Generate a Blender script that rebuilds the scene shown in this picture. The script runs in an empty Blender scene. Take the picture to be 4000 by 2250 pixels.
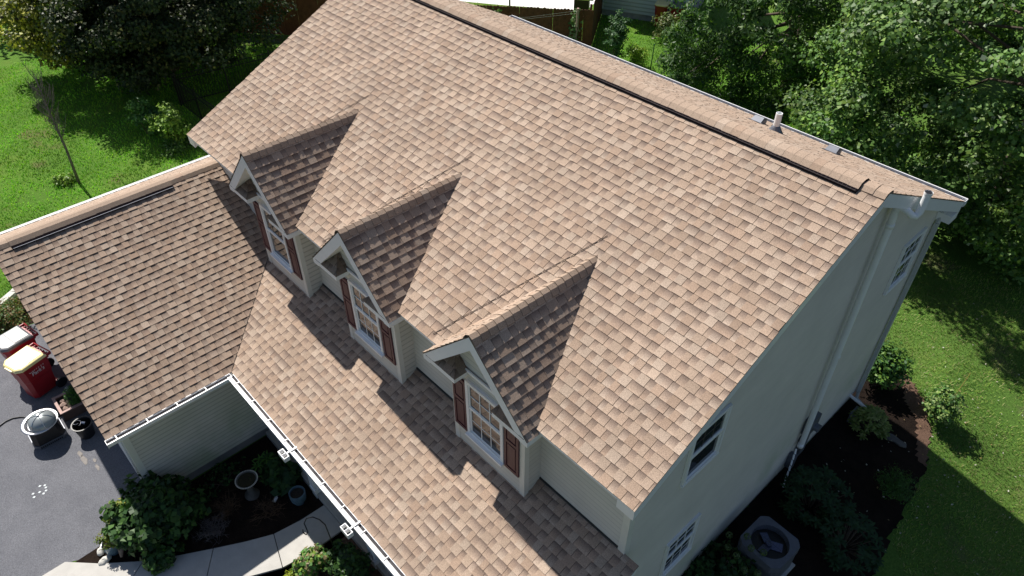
import bpy, math, random
import numpy as np
from mathutils import Vector, Matrix
R = random.Random(7)
NR = np.random.default_rng(11)
sc = bpy.context.scene
COL = sc.collection
rad = math.radians
# ------------------------------------------------------------------ camera, sky, sun, exposure
cd = bpy.data.cameras.new('camera'); cam = bpy.data.objects.new('camera', cd); COL.objects.link(cam)
cam.location = (2.517, -4.683, 12.961); cam.rotation_euler = (0.8558, 0.0, 0.8239)
cd.sensor_width = 36; cd.lens = 18 / math.tan(rad(70.06 / 2)); cd.clip_start = .1; cd.clip_end = 2000
sc.camera = cam
SUN = Vector((-.842, .062, 1.0)).normalized()
w = bpy.data.worlds.new('World'); sc.world = w; w.use_nodes = True
sky = w.node_tree.nodes.new('ShaderNodeTexSky'); sky.sky_type = 'NISHITA'; sky.sun_disc = False; sky.ozone_density = 2.0
sky.sun_elevation = math.asin(SUN.z); sky.sun_rotation = math.atan2(SUN.x, SUN.y)
bg = w.node_tree.nodes['Background']; w.node_tree.links.new(sky.outputs[0], bg.inputs[0]); bg.inputs[1].default_value = .055
ld = bpy.data.lights.new('sun', 'SUN'); ld.energy = 4.6; ld.angle = rad(.5); ld.color = (1, .955, .88)
lo = bpy.data.objects.new('sun', ld); COL.objects.link(lo); lo.location = SUN * 60
lo.rotation_euler = SUN.to_track_quat('Z', 'Y').to_euler()
vs = sc.view_settings; vs.view_transform = 'Standard'; vs.look = 'None'; vs.gamma = 1; vs.exposure = 0.5; vs.use_curve_mapping = False

# ------------------------------------------------------------------ materials
def newmat(name):
    m = bpy.data.materials.new(name); m.use_nodes = True; nt = m.node_tree
    return m, nt, nt.nodes, nt.nodes['Principled BSDF'], nt.links
def texco(nt, nodes, scale=None):
    t = nodes.new('ShaderNodeTexCoord'); return t.outputs['Object']
def noise(nt, nodes, links, scale, detail=4, vec=None, rough=.6):
    n = nodes.new('ShaderNodeTexNoise'); n.inputs['Scale'].default_value = scale; n.inputs['Detail'].default_value = detail
    n.inputs['Roughness'].default_value = rough
    links.new(vec if vec else texco(nt, nodes), n.inputs['Vector']); return n.outputs['Fac']
def ramp(nodes, links, fac, stops):
    r = nodes.new('ShaderNodeValToRGB'); e = r.color_ramp.elements
    while len(e) < len(stops): e.new(.5)
    for k, (p, c) in enumerate(stops): e[k].position = p; e[k].color = (c[0], c[1], c[2], 1)
    links.new(fac, r.inputs[0]); return r.outputs[0]
def mix(nodes, links, fac, a, b, mode='MIX'):
    n = nodes.new('ShaderNodeMix'); n.data_type = 'RGBA'; n.blend_type = mode
    for s, v in ((n.inputs['Factor'], fac), (n.inputs[6], a), (n.inputs[7], b)):
        if hasattr(v, 'links'): links.new(v, s)
        elif isinstance(v, (int, float)): s.default_value = v
        else: s.default_value = (v[0], v[1], v[2], 1)
    return n.outputs[2]
def bump(nodes, links, b, height, strength=.3, dist=.01):
    n = nodes.new('ShaderNodeBump'); n.inputs['Strength'].default_value = strength; n.inputs['Distance'].default_value = dist
    links.new(height, n.inputs['Height']); links.new(n.outputs[0], b.inputs['Normal'])
MATS = {}
def mat(name, col, rough=.6, metal=0, var=.12, nscale=8, bmp=0, spec=.5, alpha=None):
    if name in MATS: return MATS[name]
    m, nt, nodes, b, links = newmat(name)
    b.inputs['Roughness'].default_value = rough; b.inputs['Metallic'].default_value = metal
    b.inputs['Specular IOR Level'].default_value = spec
    f = noise(nt, nodes, links, nscale, 5)
    lo_ = [max(0, c * (1 - var)) for c in col]; hi = [min(1, c * (1 + var)) for c in col]
    links.new(ramp(nodes, links, f, [(.3, lo_), (.7, hi)]), b.inputs['Base Color'])
    if bmp: bump(nodes, links, b, noise(nt, nodes, links, nscale * 6, 3), bmp, .01)
    MATS[name] = m; return m
def attrmat(name, rough=.9, gran=.25, gscale=140, big=.12, bmp=.3, spec=.25, trans=0):
    m, nt, nodes, b, links = newmat(name)
    a = nodes.new('ShaderNodeAttribute'); a.attribute_name = 'Col'
    c = a.outputs['Color']
    if gran:
        g = ramp(nodes, links, noise(nt, nodes, links, gscale, 2), [(.3, (1 - gran,) * 3), (.7, (1 + gran,) * 3)])
        c = mix(nodes, links, 1.0, c, g, 'MULTIPLY')
    if big:
        g2 = ramp(nodes, links, noise(nt, nodes, links, .7, 5), [(.3, (1 - big,) * 3), (.7, (1 + big * .6, 1 + big * .6, 1 + big * .6))])
        c = mix(nodes, links, 1.0, c, g2, 'MULTIPLY')
    links.new(c, b.inputs['Base Color']); b.inputs['Roughness'].default_value = rough
    b.inputs['Specular IOR Level'].default_value = spec
    if bmp: bump(nodes, links, b, noise(nt, nodes, links, gscale, 2), bmp, .004)
    if trans:
        t = nodes.new('ShaderNodeBsdfTranslucent'); links.new(mix(nodes, links, 1., c, (1.0, 1.15, .45), 'MULTIPLY'), t.inputs['Color'])
        ms = nodes.new('ShaderNodeMixShader'); ms.inputs[0].default_value = trans
        links.new(b.outputs[0], ms.inputs[1]); links.new(t.outputs[0], ms.inputs[2])
        links.new(ms.outputs[0], nodes['Material Output'].inputs['Surface'])
    MATS[name] = m; return m
SH = attrmat('asphalt_shingle', gran=.30, gscale=95, big=.10, bmp=.5)
LEAF = attrmat('leaf', rough=.5, gran=0, big=0, bmp=0, spec=.3, trans=.26)
GRASSM = attrmat('grass_blade', rough=.6, gran=0, big=0, bmp=0, spec=.25, trans=.3)
PAINTC = attrmat('painted', rough=.5, gran=.04, gscale=30, big=.05, bmp=0)
WHITE = mat('white_paint', (.90, .90, .91), .35, var=.03, nscale=3)
TRIM = mat('beige_trim', (.76, .74, .68), .5, var=.04, nscale=3)
def siding_material(name, col, alg=0):
    m, nt, nodes, b, links = newmat(name)
    f = noise(nt, nodes, links, 1.3, 5)
    c = ramp(nodes, links, f, [(.3, [x * .93 for x in col]), (.7, [x * 1.05 for x in col])])
    if alg:
        sx = nodes.new('ShaderNodeSeparateXYZ'); links.new(texco(nt, nodes), sx.inputs[0])
        mr = nodes.new('ShaderNodeMapRange'); mr.inputs[1].default_value = 2.2; mr.inputs[2].default_value = .5
        links.new(sx.outputs[2], mr.inputs[0])
        mu = nodes.new('ShaderNodeMath'); mu.operation = 'MULTIPLY'
        r2 = nodes.new('ShaderNodeMapRange'); r2.inputs[1].default_value = .45; r2.inputs[2].default_value = .7
        links.new(noise(nt, nodes, links, .9, 4), r2.inputs[0]); links.new(mr.outputs[0], mu.inputs[0]); links.new(r2.outputs[0], mu.inputs[1])
        c = mix(nodes, links, mu.outputs[0], c, (.42, .47, .32))
    at = nodes.new('ShaderNodeAttribute'); at.attribute_name = 'Col'; c = mix(nodes, links, 1., c, at.outputs['Color'], 'MULTIPLY')
    links.new(c, b.inputs['Base Color']); b.inputs['Roughness'].default_value = .55; b.inputs['Specular IOR Level'].default_value = .3
    return m
SIDING = siding_material('beige_siding', (.70, .66, .585), 1)
NSIDE = siding_material('white_siding', (.66, .70, .72))
GLASS, nt_, nd_, b_, lk_ = newmat('window_glass')
b_.inputs['Base Color'].default_value = (.03, .035, .04, 1); b_.inputs['Roughness'].default_value = .04; b_.inputs['Specular IOR Level'].default_value = 1.0
SHUT = mat('burgundy_shutter', (.065, .008, .024), .45, var=.15, nscale=20)
BLACK = mat('black_plastic', (.012, .012, .014), .45, var=.2, nscale=10)
DARKM = mat('black_metal', (.015, .015, .017), .4, .3, var=.2, nscale=10)
CONC = mat('concrete', (.50, .48, .45), .85, var=.08, nscale=5, bmp=.25)
FOUND = mat('foundation', (.32, .31, .30), .9, var=.1, nscale=6, bmp=.3)
PATIO = mat('patio_concrete', (.80, .79, .77), .8, var=.05, nscale=2)
PVC = mat('white_pvc', (.86, .87, .88), .35, var=.04, nscale=4)
GREYM = mat('grey_metal', (.17, .18, .21), .45, .4, var=.08, nscale=6)
STEEL = mat('polished_steel', (.62, .62, .64), .22, .95, var=.05, nscale=10)
BARK = mat('bark', (.10, .075, .055), .95, var=.3, nscale=14, bmp=.6)
GBARK = mat('grey_bark', (.13, .11, .11), .9, var=.25, nscale=14, bmp=.4)
BRED = mat('red_plastic', (.33, .012, .018), .38, var=.06, nscale=6)
BYEL = mat('yellow_plastic', (.90, .76, .36), .26, var=.05, nscale=6, spec=1.)  # yellow paled to carry the sun glare on the lid
FENCE = mat('stained_wood', (.13, .045, .021), .75, var=.35, nscale=5, bmp=.3)
BLUE = mat('blue_glaze', (.11, .18, .24), .2, var=.25, nscale=9)
STONE = mat('grey_stone', (.11, .105, .10), .9, var=.25, nscale=6, bmp=.5)
LSTONE = mat('pale_stone', (.62, .60, .55), .9, var=.18, nscale=7, bmp=.5)
WOODG = mat('grey_wood', (.19, .15, .13), .85, var=.35, nscale=8, bmp=.5)
PINKW = mat('pinkish_timber', (.45, .30, .27), .7, var=.15, nscale=9)
SOILM = mat('potting_soil', (.03, .022, .016), .95, var=.4, nscale=20, bmp=.6)

# ------------------------------------------------------------------ mesh builder
ORG = {}
class MB:
    def __init__(s): s.V = []; s.F = []; s.MI = []; s.C = []; s.hascol = False
    def add(s, vs_, fs, mi=0, col=None):
        n = len(s.V); s.V += [tuple(v) for v in vs_]
        s.F += [tuple(i + n for i in f) for f in fs]; s.MI += [mi] * len(fs)
        if col is None: s.C += [(1, 1, 1)] * len(vs_)
        else:
            s.hascol = True
            s.C += list(col) if hasattr(col[0], '__len__') else [tuple(col)] * len(vs_)
        return s
    def obox(s, c, ax, ay, az, mi=0, col=None):
        c, ax, ay, az = Vector(c), Vector(ax), Vector(ay), Vector(az)
        v = [c + sx * ax + sy * ay + sz * az for sz in (-1, 1) for sy in (-1, 1) for sx in (-1, 1)]
        return s.add(v, [(0, 2, 3, 1), (4, 5, 7, 6), (0, 1, 5, 4), (2, 6, 7, 3), (0, 4, 6, 2), (1, 3, 7, 5)], mi, col)
    def box(s, x0, x1, y0, y1, z0, z1, mi=0, col=None):
        return s.obox(((x0 + x1) / 2, (y0 + y1) / 2, (z0 + z1) / 2), ((x1 - x0) / 2, 0, 0), (0, (y1 - y0) / 2, 0), (0, 0, (z1 - z0) / 2), mi, col)
    def tube(s, pts, rs, n=8, mi=0, col=None, cap=True):
        pts = [Vector(p) for p in pts]
        if not hasattr(rs, '__len__'): rs = [rs] * len(pts)
        vs_ = []; prev = None
        for i, p in enumerate(pts):
            d = (pts[min(i + 1, len(pts) - 1)] - pts[max(i - 1, 0)]).normalized()
            if prev is None: a = d.orthogonal().normalized()
            else:
                a = prev - d * prev.dot(d); a = a.normalized() if a.length > 1e-5 else d.orthogonal().normalized()
            prev = a; b = d.cross(a)
            vs_ += [p + (a * math.cos(2 * math.pi * k / n) + b * math.sin(2 * math.pi * k / n)) * rs[i] for k in range(n)]
        fs = [(i * n + k, i * n + (k + 1) % n, (i + 1) * n + (k + 1) % n, (i + 1) * n + k) for i in range(len(pts) - 1) for k in range(n)]
        if cap: fs += [tuple(range(n))[::-1], tuple((len(pts) - 1) * n + k for k in range(n))]
        return s.add(vs_, fs, mi, col)
    def lathe(s, prof, c=(0, 0, 0), n=24, mi=0, col=None, wob=0, M=None):
        vs_ = []
        for i, (r, z) in enumerate(prof):
            for k in range(n):
                a = 2 * math.pi * k / n; rr = r * (1 + wob * math.sin(5 * a + i) * .5 + wob * math.cos(3 * a + 2 * i) * .5)
                v = Vector((rr * math.cos(a), rr * math.sin(a), z))
                if M: v = M @ v
                vs_.append(v + Vector(c))
        fs = [(i * n + k, i * n + (k + 1) % n, (i + 1) * n + (k + 1) % n, (i + 1) * n + k) for i in range(len(prof) - 1) for k in range(n)]
        return s.add(vs_, fs, mi, col)
    def prism(s, poly, z0, z1, mi=0, col=None):
        n = len(poly)
        v = [(x, y, z0) for x, y in poly] + [(x, y, z1) for x, y in poly]
        return s.add(v, [tuple(range(n))[::-1], tuple(range(n, 2 * n))] + [(i, (i + 1) % n, (i + 1) % n + n, i + n) for i in range(n)], mi, col)
    def extr(s, prof, p0, p1, up=(0, 0, 1), mi=0, col=None, caps=True):
        """profile (side, up) swept straight from p0 to p1"""
        p0, p1 = Vector(p0), Vector(p1); d = (p1 - p0).normalized(); side = d.cross(Vector(up)).normalized(); u = side.cross(d)
        n = len(prof)
        v = [p0 + side * a + u * b for a, b in prof] + [p1 + side * a + u * b for a, b in prof]
        f = [(i, (i + 1) % n, (i + 1) % n + n, i + n) for i in range(n)]
        if caps: f += [tuple(range(n))[::-1], tuple(range(n, 2 * n))]
        return s.add(v, f, mi, col)
    def build(s, name, mats, parent=None, smooth=False, org=None):
        me = bpy.data.meshes.new(name)
        o_ = ORG.get(parent.name, (0, 0, 0)) if parent else (org or (0, 0, 0))
        V = np.array(s.V, float) - np.array(o_)
        me.from_pydata(V.tolist(), [], s.F); 
        if not isinstance(mats, (list, tuple)): mats = [mats]
        for m in mats: me.materials.append(m)
        if len(mats) > 1: me.polygons.foreach_set('material_index', s.MI)
        if s.hascol:
            a = me.color_attributes.new('Col', 'FLOAT_COLOR', 'POINT')
            c = np.ones((len(s.C), 4)); c[:, :3] = np.array(s.C); a.data.foreach_set('color', c.ravel())
        if smooth: me.polygons.foreach_set('use_smooth', [True] * len(me.polygons))
        me.update()
        o = bpy.data.objects.new(name, me); COL.objects.link(o)
        if parent: o.parent = parent; ORG[o.name] = o_
        else: o.location = o_; ORG[o.name] = o_
        return o
def np_mesh(name, V, F, C, material, parent=None, org=(0, 0, 0)):
    me = bpy.data.meshes.new(name); nv, nf, k = len(V), len(F), F.shape[1]
    o_ = ORG.get(parent.name, (0, 0, 0)) if parent else org
    V = V - np.array(o_)
    me.vertices.add(nv); me.vertices.foreach_set('co', V.astype(np.float32).ravel())
    me.loops.add(nf * k); me.loops.foreach_set('vertex_index', F.astype(np.int32).ravel())
    me.polygons.add(nf); me.polygons.foreach_set('loop_start', np.arange(nf, dtype=np.int32) * k)
    me.polygons.foreach_set('loop_total', np.full(nf, k, np.int32))
    me.update(calc_edges=True)
    a = me.color_attributes.new('Col', 'FLOAT_COLOR', 'POINT')
    c = np.ones((nv, 4), np.float32); c[:, :3] = C; a.data.foreach_set('color', c.ravel())
    me.materials.append(material)
    o = bpy.data.objects.new(name, me); COL.objects.link(o)
    if parent: o.parent = parent
    else: o.location = o_
    ORG[o.name] = o_
    return o
def tag(o, label, cat, group=None):
    o['label'] = label; o['category'] = cat
    if group: o['group'] = group
    return o
def thing(name, label, cat, loc=(0, 0, 0), rz=0, group=None, world=False):
    o = bpy.data.objects.new(name, None); COL.objects.link(o); o.location = loc; o.rotation_euler = (0, 0, rz); o.empty_display_size = .2
    ORG[o.name] = tuple(loc) if world else (0, 0, 0)
    return tag(o, label, cat, group)
def struct(o): o['kind'] = 'structure'; return o
def dup(root, loc, rz, label):
    r = root.copy(); COL.objects.link(r); r.location = loc; r.rotation_euler = (0, 0, rz); r['label'] = label
    for ch in list(root.children):
        c = ch.copy(); COL.objects.link(c); c.parent = r
        for g in ch.children:
            d = g.copy(); COL.objects.link(d); d.parent = c
    return r

# ------------------------------------------------------------------ ground
def ground_mat(name, stops, scale=.6, fine=30, bmp=.5, patch=None):
    m, nt, nodes, b, links = newmat(name)
    c = ramp(nodes, links, noise(nt, nodes, links, scale, 8, rough=.7), stops)
    f = ramp(nodes, links, noise(nt, nodes, links, fine, 6, rough=.8), [(.25, (.45,) * 3), (.75, (1.5,) * 3)])
    c = mix(nodes, links, 1., c, f, 'MULTIPLY')
    if patch:
        pf = nodes.new('ShaderNodeMapRange'); pf.inputs[1].default_value = .60; pf.inputs[2].default_value = .72
        links.new(noise(nt, nodes, links, patch[0], 4), pf.inputs[0]); c = mix(nodes, links, pf.outputs[0], c, patch[1])
    links.new(c, b.inputs['Base Color']); b.inputs['Roughness'].default_value = .95; b.inputs['Specular IOR Level'].default_value = .15
    bump(nodes, links, b, noise(nt, nodes, links, fine, 6, rough=.8), bmp, .05)
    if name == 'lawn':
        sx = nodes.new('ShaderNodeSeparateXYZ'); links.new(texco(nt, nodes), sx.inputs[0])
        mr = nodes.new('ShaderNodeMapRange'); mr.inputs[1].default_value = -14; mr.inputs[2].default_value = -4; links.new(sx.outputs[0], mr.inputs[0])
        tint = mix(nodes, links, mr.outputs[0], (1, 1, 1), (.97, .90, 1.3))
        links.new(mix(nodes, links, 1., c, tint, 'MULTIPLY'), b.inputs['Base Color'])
    return m
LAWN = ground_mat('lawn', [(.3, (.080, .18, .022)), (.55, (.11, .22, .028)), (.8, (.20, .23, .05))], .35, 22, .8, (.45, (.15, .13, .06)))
MULCH = ground_mat('mulch', [(.3, (.014, .009, .007)), (.7, (.040, .025, .018))], 3, 40, 1.)
RMULCH = ground_mat('weathered_mulch', [(.3, (.14, .085, .06)), (.7, (.26, .16, .115))], 3, 40, 1.)
ASPH = ground_mat('asphalt', [(.3, (.155, .158, .178)), (.7, (.215, .218, .240))], 1.6, 45, .6)
def hz(x, y):
    return -.19 * max(0., x - .9) if x < 9 else -1.54
def grid_sheet(name, poly, z, m, cell, seed=0):
    rr = random.Random(seed); b = MB(); idx = {}
    x0 = min(p[0] for p in poly); x1 = max(p[0] for p in poly); y0 = min(p[1] for p in poly); y1 = max(p[1] for p in poly)
    def vid(i, j):
        if (i, j) not in idx:
            x = x0 + i * cell + rr.uniform(-.3, .3) * cell; y = y0 + j * cell + rr.uniform(-.3, .3) * cell; idx[(i, j)] = len(b.V); b.add([(x, y, hz(x, y) + z)], [])
        return idx[(i, j)]
    for i in range(int((x1 - x0) / cell) + 1):
        for j in range(int((y1 - y0) / cell) + 1):
            cx, cy = x0 + (i + .5) * cell, y0 + (j + .5) * cell; c = False; k = len(poly) - 1
            for q in range(len(poly)):
                xi, yi = poly[q]; xj, yj = poly[k]
                if (yi > cy) != (yj > cy) and cx < (xj - xi) * (cy - yi) / (yj - yi) + xi: c = not c
                k = q
            if c: b.F.append((vid(i, j), vid(i + 1, j), vid(i + 1, j + 1), vid(i, j + 1))); b.MI.append(0)
    return b.build(name, m)
def sheet(name, poly, z, m, parent=None):
    b = MB(); b.add([(x, y, z) for x, y in poly], [tuple(range(len(poly)))]); return b.build(name, m, parent)
b = MB(); XS = [-48, -40, -20, -10, -2, .9] + [.9 + .45 * k for k in range(1, 15)]; YS = [-9, -5, 0, 5, 10, 15, 20, 30, 42]
b.add([(x, y, hz(x, y)) for y in YS for x in XS], [(j * len(XS) + i, j * len(XS) + i + 1, (j + 1) * len(XS) + i + 1, (j + 1) * len(XS) + i) for j in range(len(YS) - 1) for i in range(len(XS) - 1)])
struct(b.build('lawn', LAWN))
UNSEEN_GROUND = ground_mat('unseen_ground', [(.3, (.04, .05, .028)), (.7, (.075, .085, .045))], .3, 12, .8)  # unseen outer ground, added dull to cut green bounce light on the walls
b = MB(); XS = [-150, -48, -20, .9, 7.2, 9.0, 40, 120]; YS = [-120, -9, 15, 42, 150]
b.add([(x, y, hz(x, y) - .02) for y in YS for x in XS], [(j * len(XS) + i, j * len(XS) + i + 1, (j + 1) * len(XS) + i + 1, (j + 1) * len(XS) + i) for j in range(len(YS) - 1) for i in range(len(XS) - 1)])
struct(b.build('unseen_ground', UNSEEN_GROUND))
struct(sheet('driveway', [(-15.7, -4.27), (-15.9, -5.3), (-16.6, -7.5), (-17, -40), (-7.2, -40), (-8.34, -7.6), (-8.34, -6.1), (-8.22, -5.85), (-8.22, -5.55), (-8.40, -5.1), (-8.45, -4.27)], .004, ASPH))
struct(sheet('garden_bed', [(-8.45, -4.27), (-8.42, -5.2), (-8.26, -5.5), (-8.24, -6.05), (-7.4, -6.2), (-5.0, -3), (-5.3, -1.7), (-8.47, -1.7)], .008, MULCH))
struct(sheet('porch_bed', [(-5.36, -1.8), (-5.35, -2.6), (-5.9, -4.6), (-5.5, -5.6), (-3, -5.2), (.6, -4.6), (.6, -1.8)], .008, RMULCH))
struct(grid_sheet('side_bed', [(-.3, -2), (1.5, -2), (1.95, 1.5), (2.1, 5), (1.75, 8.0), (1.4, 9.0), (.91, 9.62), (.57, 9.95), (.07, 10.3), (-.6, 10.6), (-1.2, 10.2), (-1.2, 8.6), (-.3, 8.6)], .008, ground_mat('bark_mulch', [(.3, (.009, .006, .005)), (.7, (.030, .019, .014))], 3, 40, 1.), .09))
struct(grid_sheet('mulch_strip', [(-.1, 10.1), (.0, 10.35), (.35, 10.15), (.62, 9.95), (.95, 9.65), (1.42, 9.0), (1.7, 8.1), (1.5, 8.1), (1.05, 9.0), (.6, 9.4), (.4, 9.75), (.2, 9.9)], .016, RMULCH, .07, 3))
struct(sheet('barberry_bed', [(-17.1, -5.1), (-16.6, -5.5), (-15.95, -5.3), (-15.72, -4.27), (-17.3, -4.1)], .008, MULCH))
# curved concrete walk, slab by slab inside one path
inn = [(-8.34, -6.1), (-7.85, -5.62), (-7.36, -5.02), (-7.0, -4.45), (-6.7, -3.93), (-6.42, -3.42), (-6.19, -2.93), (-6.10, -2.4), (-6.08, -1.87)]
out = [(-8.34, -7.6), (-7.7, -6.9), (-6.83, -5.75), (-6.4, -5.05), (-6.08, -4.40), (-5.75, -3.75), (-5.46, -3.15), (-5.37, -2.6), (-5.36, -1.87)]
b = MB()
for i in range(8):
    g = .008
    j0 = g if i in (2, 4, 6) else 0; j1 = g if i + 1 in (2, 4, 6) else 0
    a0, a1, o0, o1 = [Vector((*p, 0)) for p in (inn[i], inn[i + 1], out[i], out[i + 1])]
    da = (a1 - a0).normalized(); do = (o1 - o0).normalized()
    q = [a0 + da * j0, a1 - da * j1, o1 - do * j1, o0 + do * j0]
    b.prism([(v.x, v.y) for v in q][::-1], .002, .05)
struct(b.build('walkway', CONC))
struct(sheet('path_joint', [(-8.3, -6.2), (-7.36, -5.04), (-6.2, -2.95), (-6.1, -1.9), (-5.4, -1.9), (-5.5, -3.1), (-6.85, -5.7), (-8.3, -7.4)], .012, mat('joint', (.05, .05, .05), .9)))
struct(sheet('neighbor_patio', [(-31, 15.0), (-25.88, 18.37), (-24.01, 19.59), (-20.9, 21.85), (-21.8, 24.0), (-36, 44), (-52, 30)], .004, PATIO))

# ------------------------------------------------------------------ shingle / siding courses
def clip(poly, a, b_, c):
    out_ = []
    n = len(poly)
    for i in range(n):
        p, q = poly[i], poly[(i + 1) % n]; fp = a * p[0] + b_ * p[1] - c; fq = a * q[0] + b_ * q[1] - c
        if fp <= 0: out_.append(p)
        if (fp < 0 < fq) or (fq < 0 < fp):
            t = fp / (fp - fq); out_.append((p[0] + t * (q[0] - p[0]), p[1] + t * (q[1] - p[1])))
    return out_
def area(p): return abs(sum(p[i][0] * p[(i + 1) % len(p)][1] - p[(i + 1) % len(p)][0] * p[i][1] for i in range(len(p)))) / 2
def subtract(poly, hole):
    res = []; cur = poly
    for a, b_, c in hole:
        o_ = clip(cur, -a, -b_, -c)
        if len(o_) > 2 and area(o_) > 1e-6: res.append(o_)
        cur = clip(cur, a, b_, c)
        if len(cur) < 3: return res
    return res
EXP = .143
PAL_T = [(.420, .313, .238), (.400, .292, .219), (.434, .329, .253), (.382, .273, .202), (.412, .306, .231), (.442, .343, .268)]
def shade(c, k): return (c[0] * k, c[1] * k, c[2] * k)
def courses(mb, O, U, V, N, umin, umax, vmax, half=(), holes=(), mode='shingle', expo=EXP, off=0., tone=1.0, seed=0, hmul=.72, wmul=1.0, edge=.5):
    O, U, V, N = Vector(O), Vector(U), Vector(V), Vector(N); rr = random.Random(seed)
    nrow = int(math.ceil((vmax - off) / expo)) + 1
    if mode == 'shingle':
        base_ = [(umin, 0), (umax, 0), (umax, vmax), (umin, vmax)]
        for h in half: base_ = clip(base_, *h) if len(base_) > 2 else base_
        pcs_ = [base_]
        for hole in holes: pcs_ = [q for p in pcs_ for q in subtract(p, hole)]
        for p in pcs_:
            if len(p) > 2: mb.add([O + U * u_ + V * v_ - N * .004 for u_, v_ in p], [tuple(range(len(p)))], 0, (.08, .06, .045))
    def emit(poly, v0, v1, hb, ht, colf):
        for h in half:
            poly = clip(poly, *h)
            if len(poly) < 3: return
        pcs = [poly]
        for hole in holes: pcs = [q for p in pcs for q in subtract(p, hole)]
        for p in pcs:
            if len(p) < 3 or area(p) < 2e-5: continue
            hs = [hb + (ht - hb) * (v - v0) / (v1 - v0) for u, v in p]
            top = [O + U * u + V * v + N * h for (u, v), h in zip(p, hs)]; bot = [O + U * u + V * v - N * .014 for u, v in p]
            n = len(p); sg = sum(p[i][0] * p[(i + 1) % n][1] - p[(i + 1) % n][0] * p[i][1] for i in range(n))
            flip = (sg > 0) != (U.cross(V).dot(N) > 0)
            f = tuple(range(n)); f = f[::-1] if flip else f
            col = [colf(v) for u, v in p]
            mb.add(top, [f], 0, col)
            side = [tuple((i, (i + 1) % n, (i + 1) % n + n, i + n)) for i in range(n)]
            if not flip: side = [s_[::-1] for s_ in side]
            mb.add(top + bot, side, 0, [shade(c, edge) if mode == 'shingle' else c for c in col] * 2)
    for r in range(-1 if off > 0 else 0, nrow):
        v0 = off + r * expo; v1 = v0 + expo
        a0 = max(v0, 0); a1 = min(v1, vmax)
        if a1 - a0 < .004: continue
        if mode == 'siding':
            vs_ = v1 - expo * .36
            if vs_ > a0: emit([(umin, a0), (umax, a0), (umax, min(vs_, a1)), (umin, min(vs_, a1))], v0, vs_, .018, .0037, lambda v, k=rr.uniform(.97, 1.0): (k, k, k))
            if a1 > vs_: emit([(umin, max(vs_, a0)), (umax, max(vs_, a0)), (umax, a1), (umin, a1)], vs_, v1, .0037, .001, lambda v: (.72, .72, .71))  # shadow under the lap above, painted as a darker strip
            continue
        u = umin - rr.random() * .25; tooth = rr.random() < .5
        rowt = 1 + rr.uniform(-.03, .03); ea = rr.uniform(-.0, .0015)
        while u < umax:
            wd = (rr.choice((.10, .12, .135, .15, .17)) if tooth else rr.choice((.075, .09, .10, .12))) * wmul
            x0 = max(u, umin); x1 = min(u + wd - (.0055 if tooth else .0005), umax); u += wd
            if x1 - x0 > .004:
                k = tone * rowt * rr.uniform(.93, 1.07); base = shade(rr.choice(PAL_T), k)
                e = rr.uniform(-.0035, .0035)
                y0 = max(v0 + (e if tooth else 0), 0)
                hb = ((.0135 + ea if tooth else .0068 + ea) + rr.uniform(-.0012, .0018)) * hmul
                if (not tooth) or rr.random() < .18:
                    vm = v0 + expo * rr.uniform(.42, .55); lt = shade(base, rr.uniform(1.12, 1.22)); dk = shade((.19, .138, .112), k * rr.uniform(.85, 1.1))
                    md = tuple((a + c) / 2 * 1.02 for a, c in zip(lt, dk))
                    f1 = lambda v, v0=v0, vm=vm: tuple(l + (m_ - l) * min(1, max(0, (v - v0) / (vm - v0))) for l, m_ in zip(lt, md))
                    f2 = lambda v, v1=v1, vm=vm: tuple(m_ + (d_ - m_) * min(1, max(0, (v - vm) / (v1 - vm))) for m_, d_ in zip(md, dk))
                    if vm > a0 + .004:
                        hm = hb * (1 - (vm - v0) / expo) + .0006 * ((vm - v0) / expo)
                        emit([(x0, y0), (x1, y0), (x1, min(vm, a1)), (x0, min(vm, a1))], v0, vm, hb, hm, f1)
                        if vm < a1: emit([(x0, vm), (x1, vm), (x1, a1), (x0, a1)], vm, v1, hm, .0006, f2)
                    else: emit([(x0, a0), (x1, a0), (x1, a1), (x0, a1)], v0, v1, hb, .0006, f2)
                else:
                    tk = rr.uniform(.92, 1.1)
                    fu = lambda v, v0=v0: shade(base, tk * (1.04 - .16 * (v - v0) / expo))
                    emit([(x0, y0), (x1, y0), (x1, a1), (x0, a1)], v0, v1, hb, .0006, fu)
            tooth = not tooth
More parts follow.
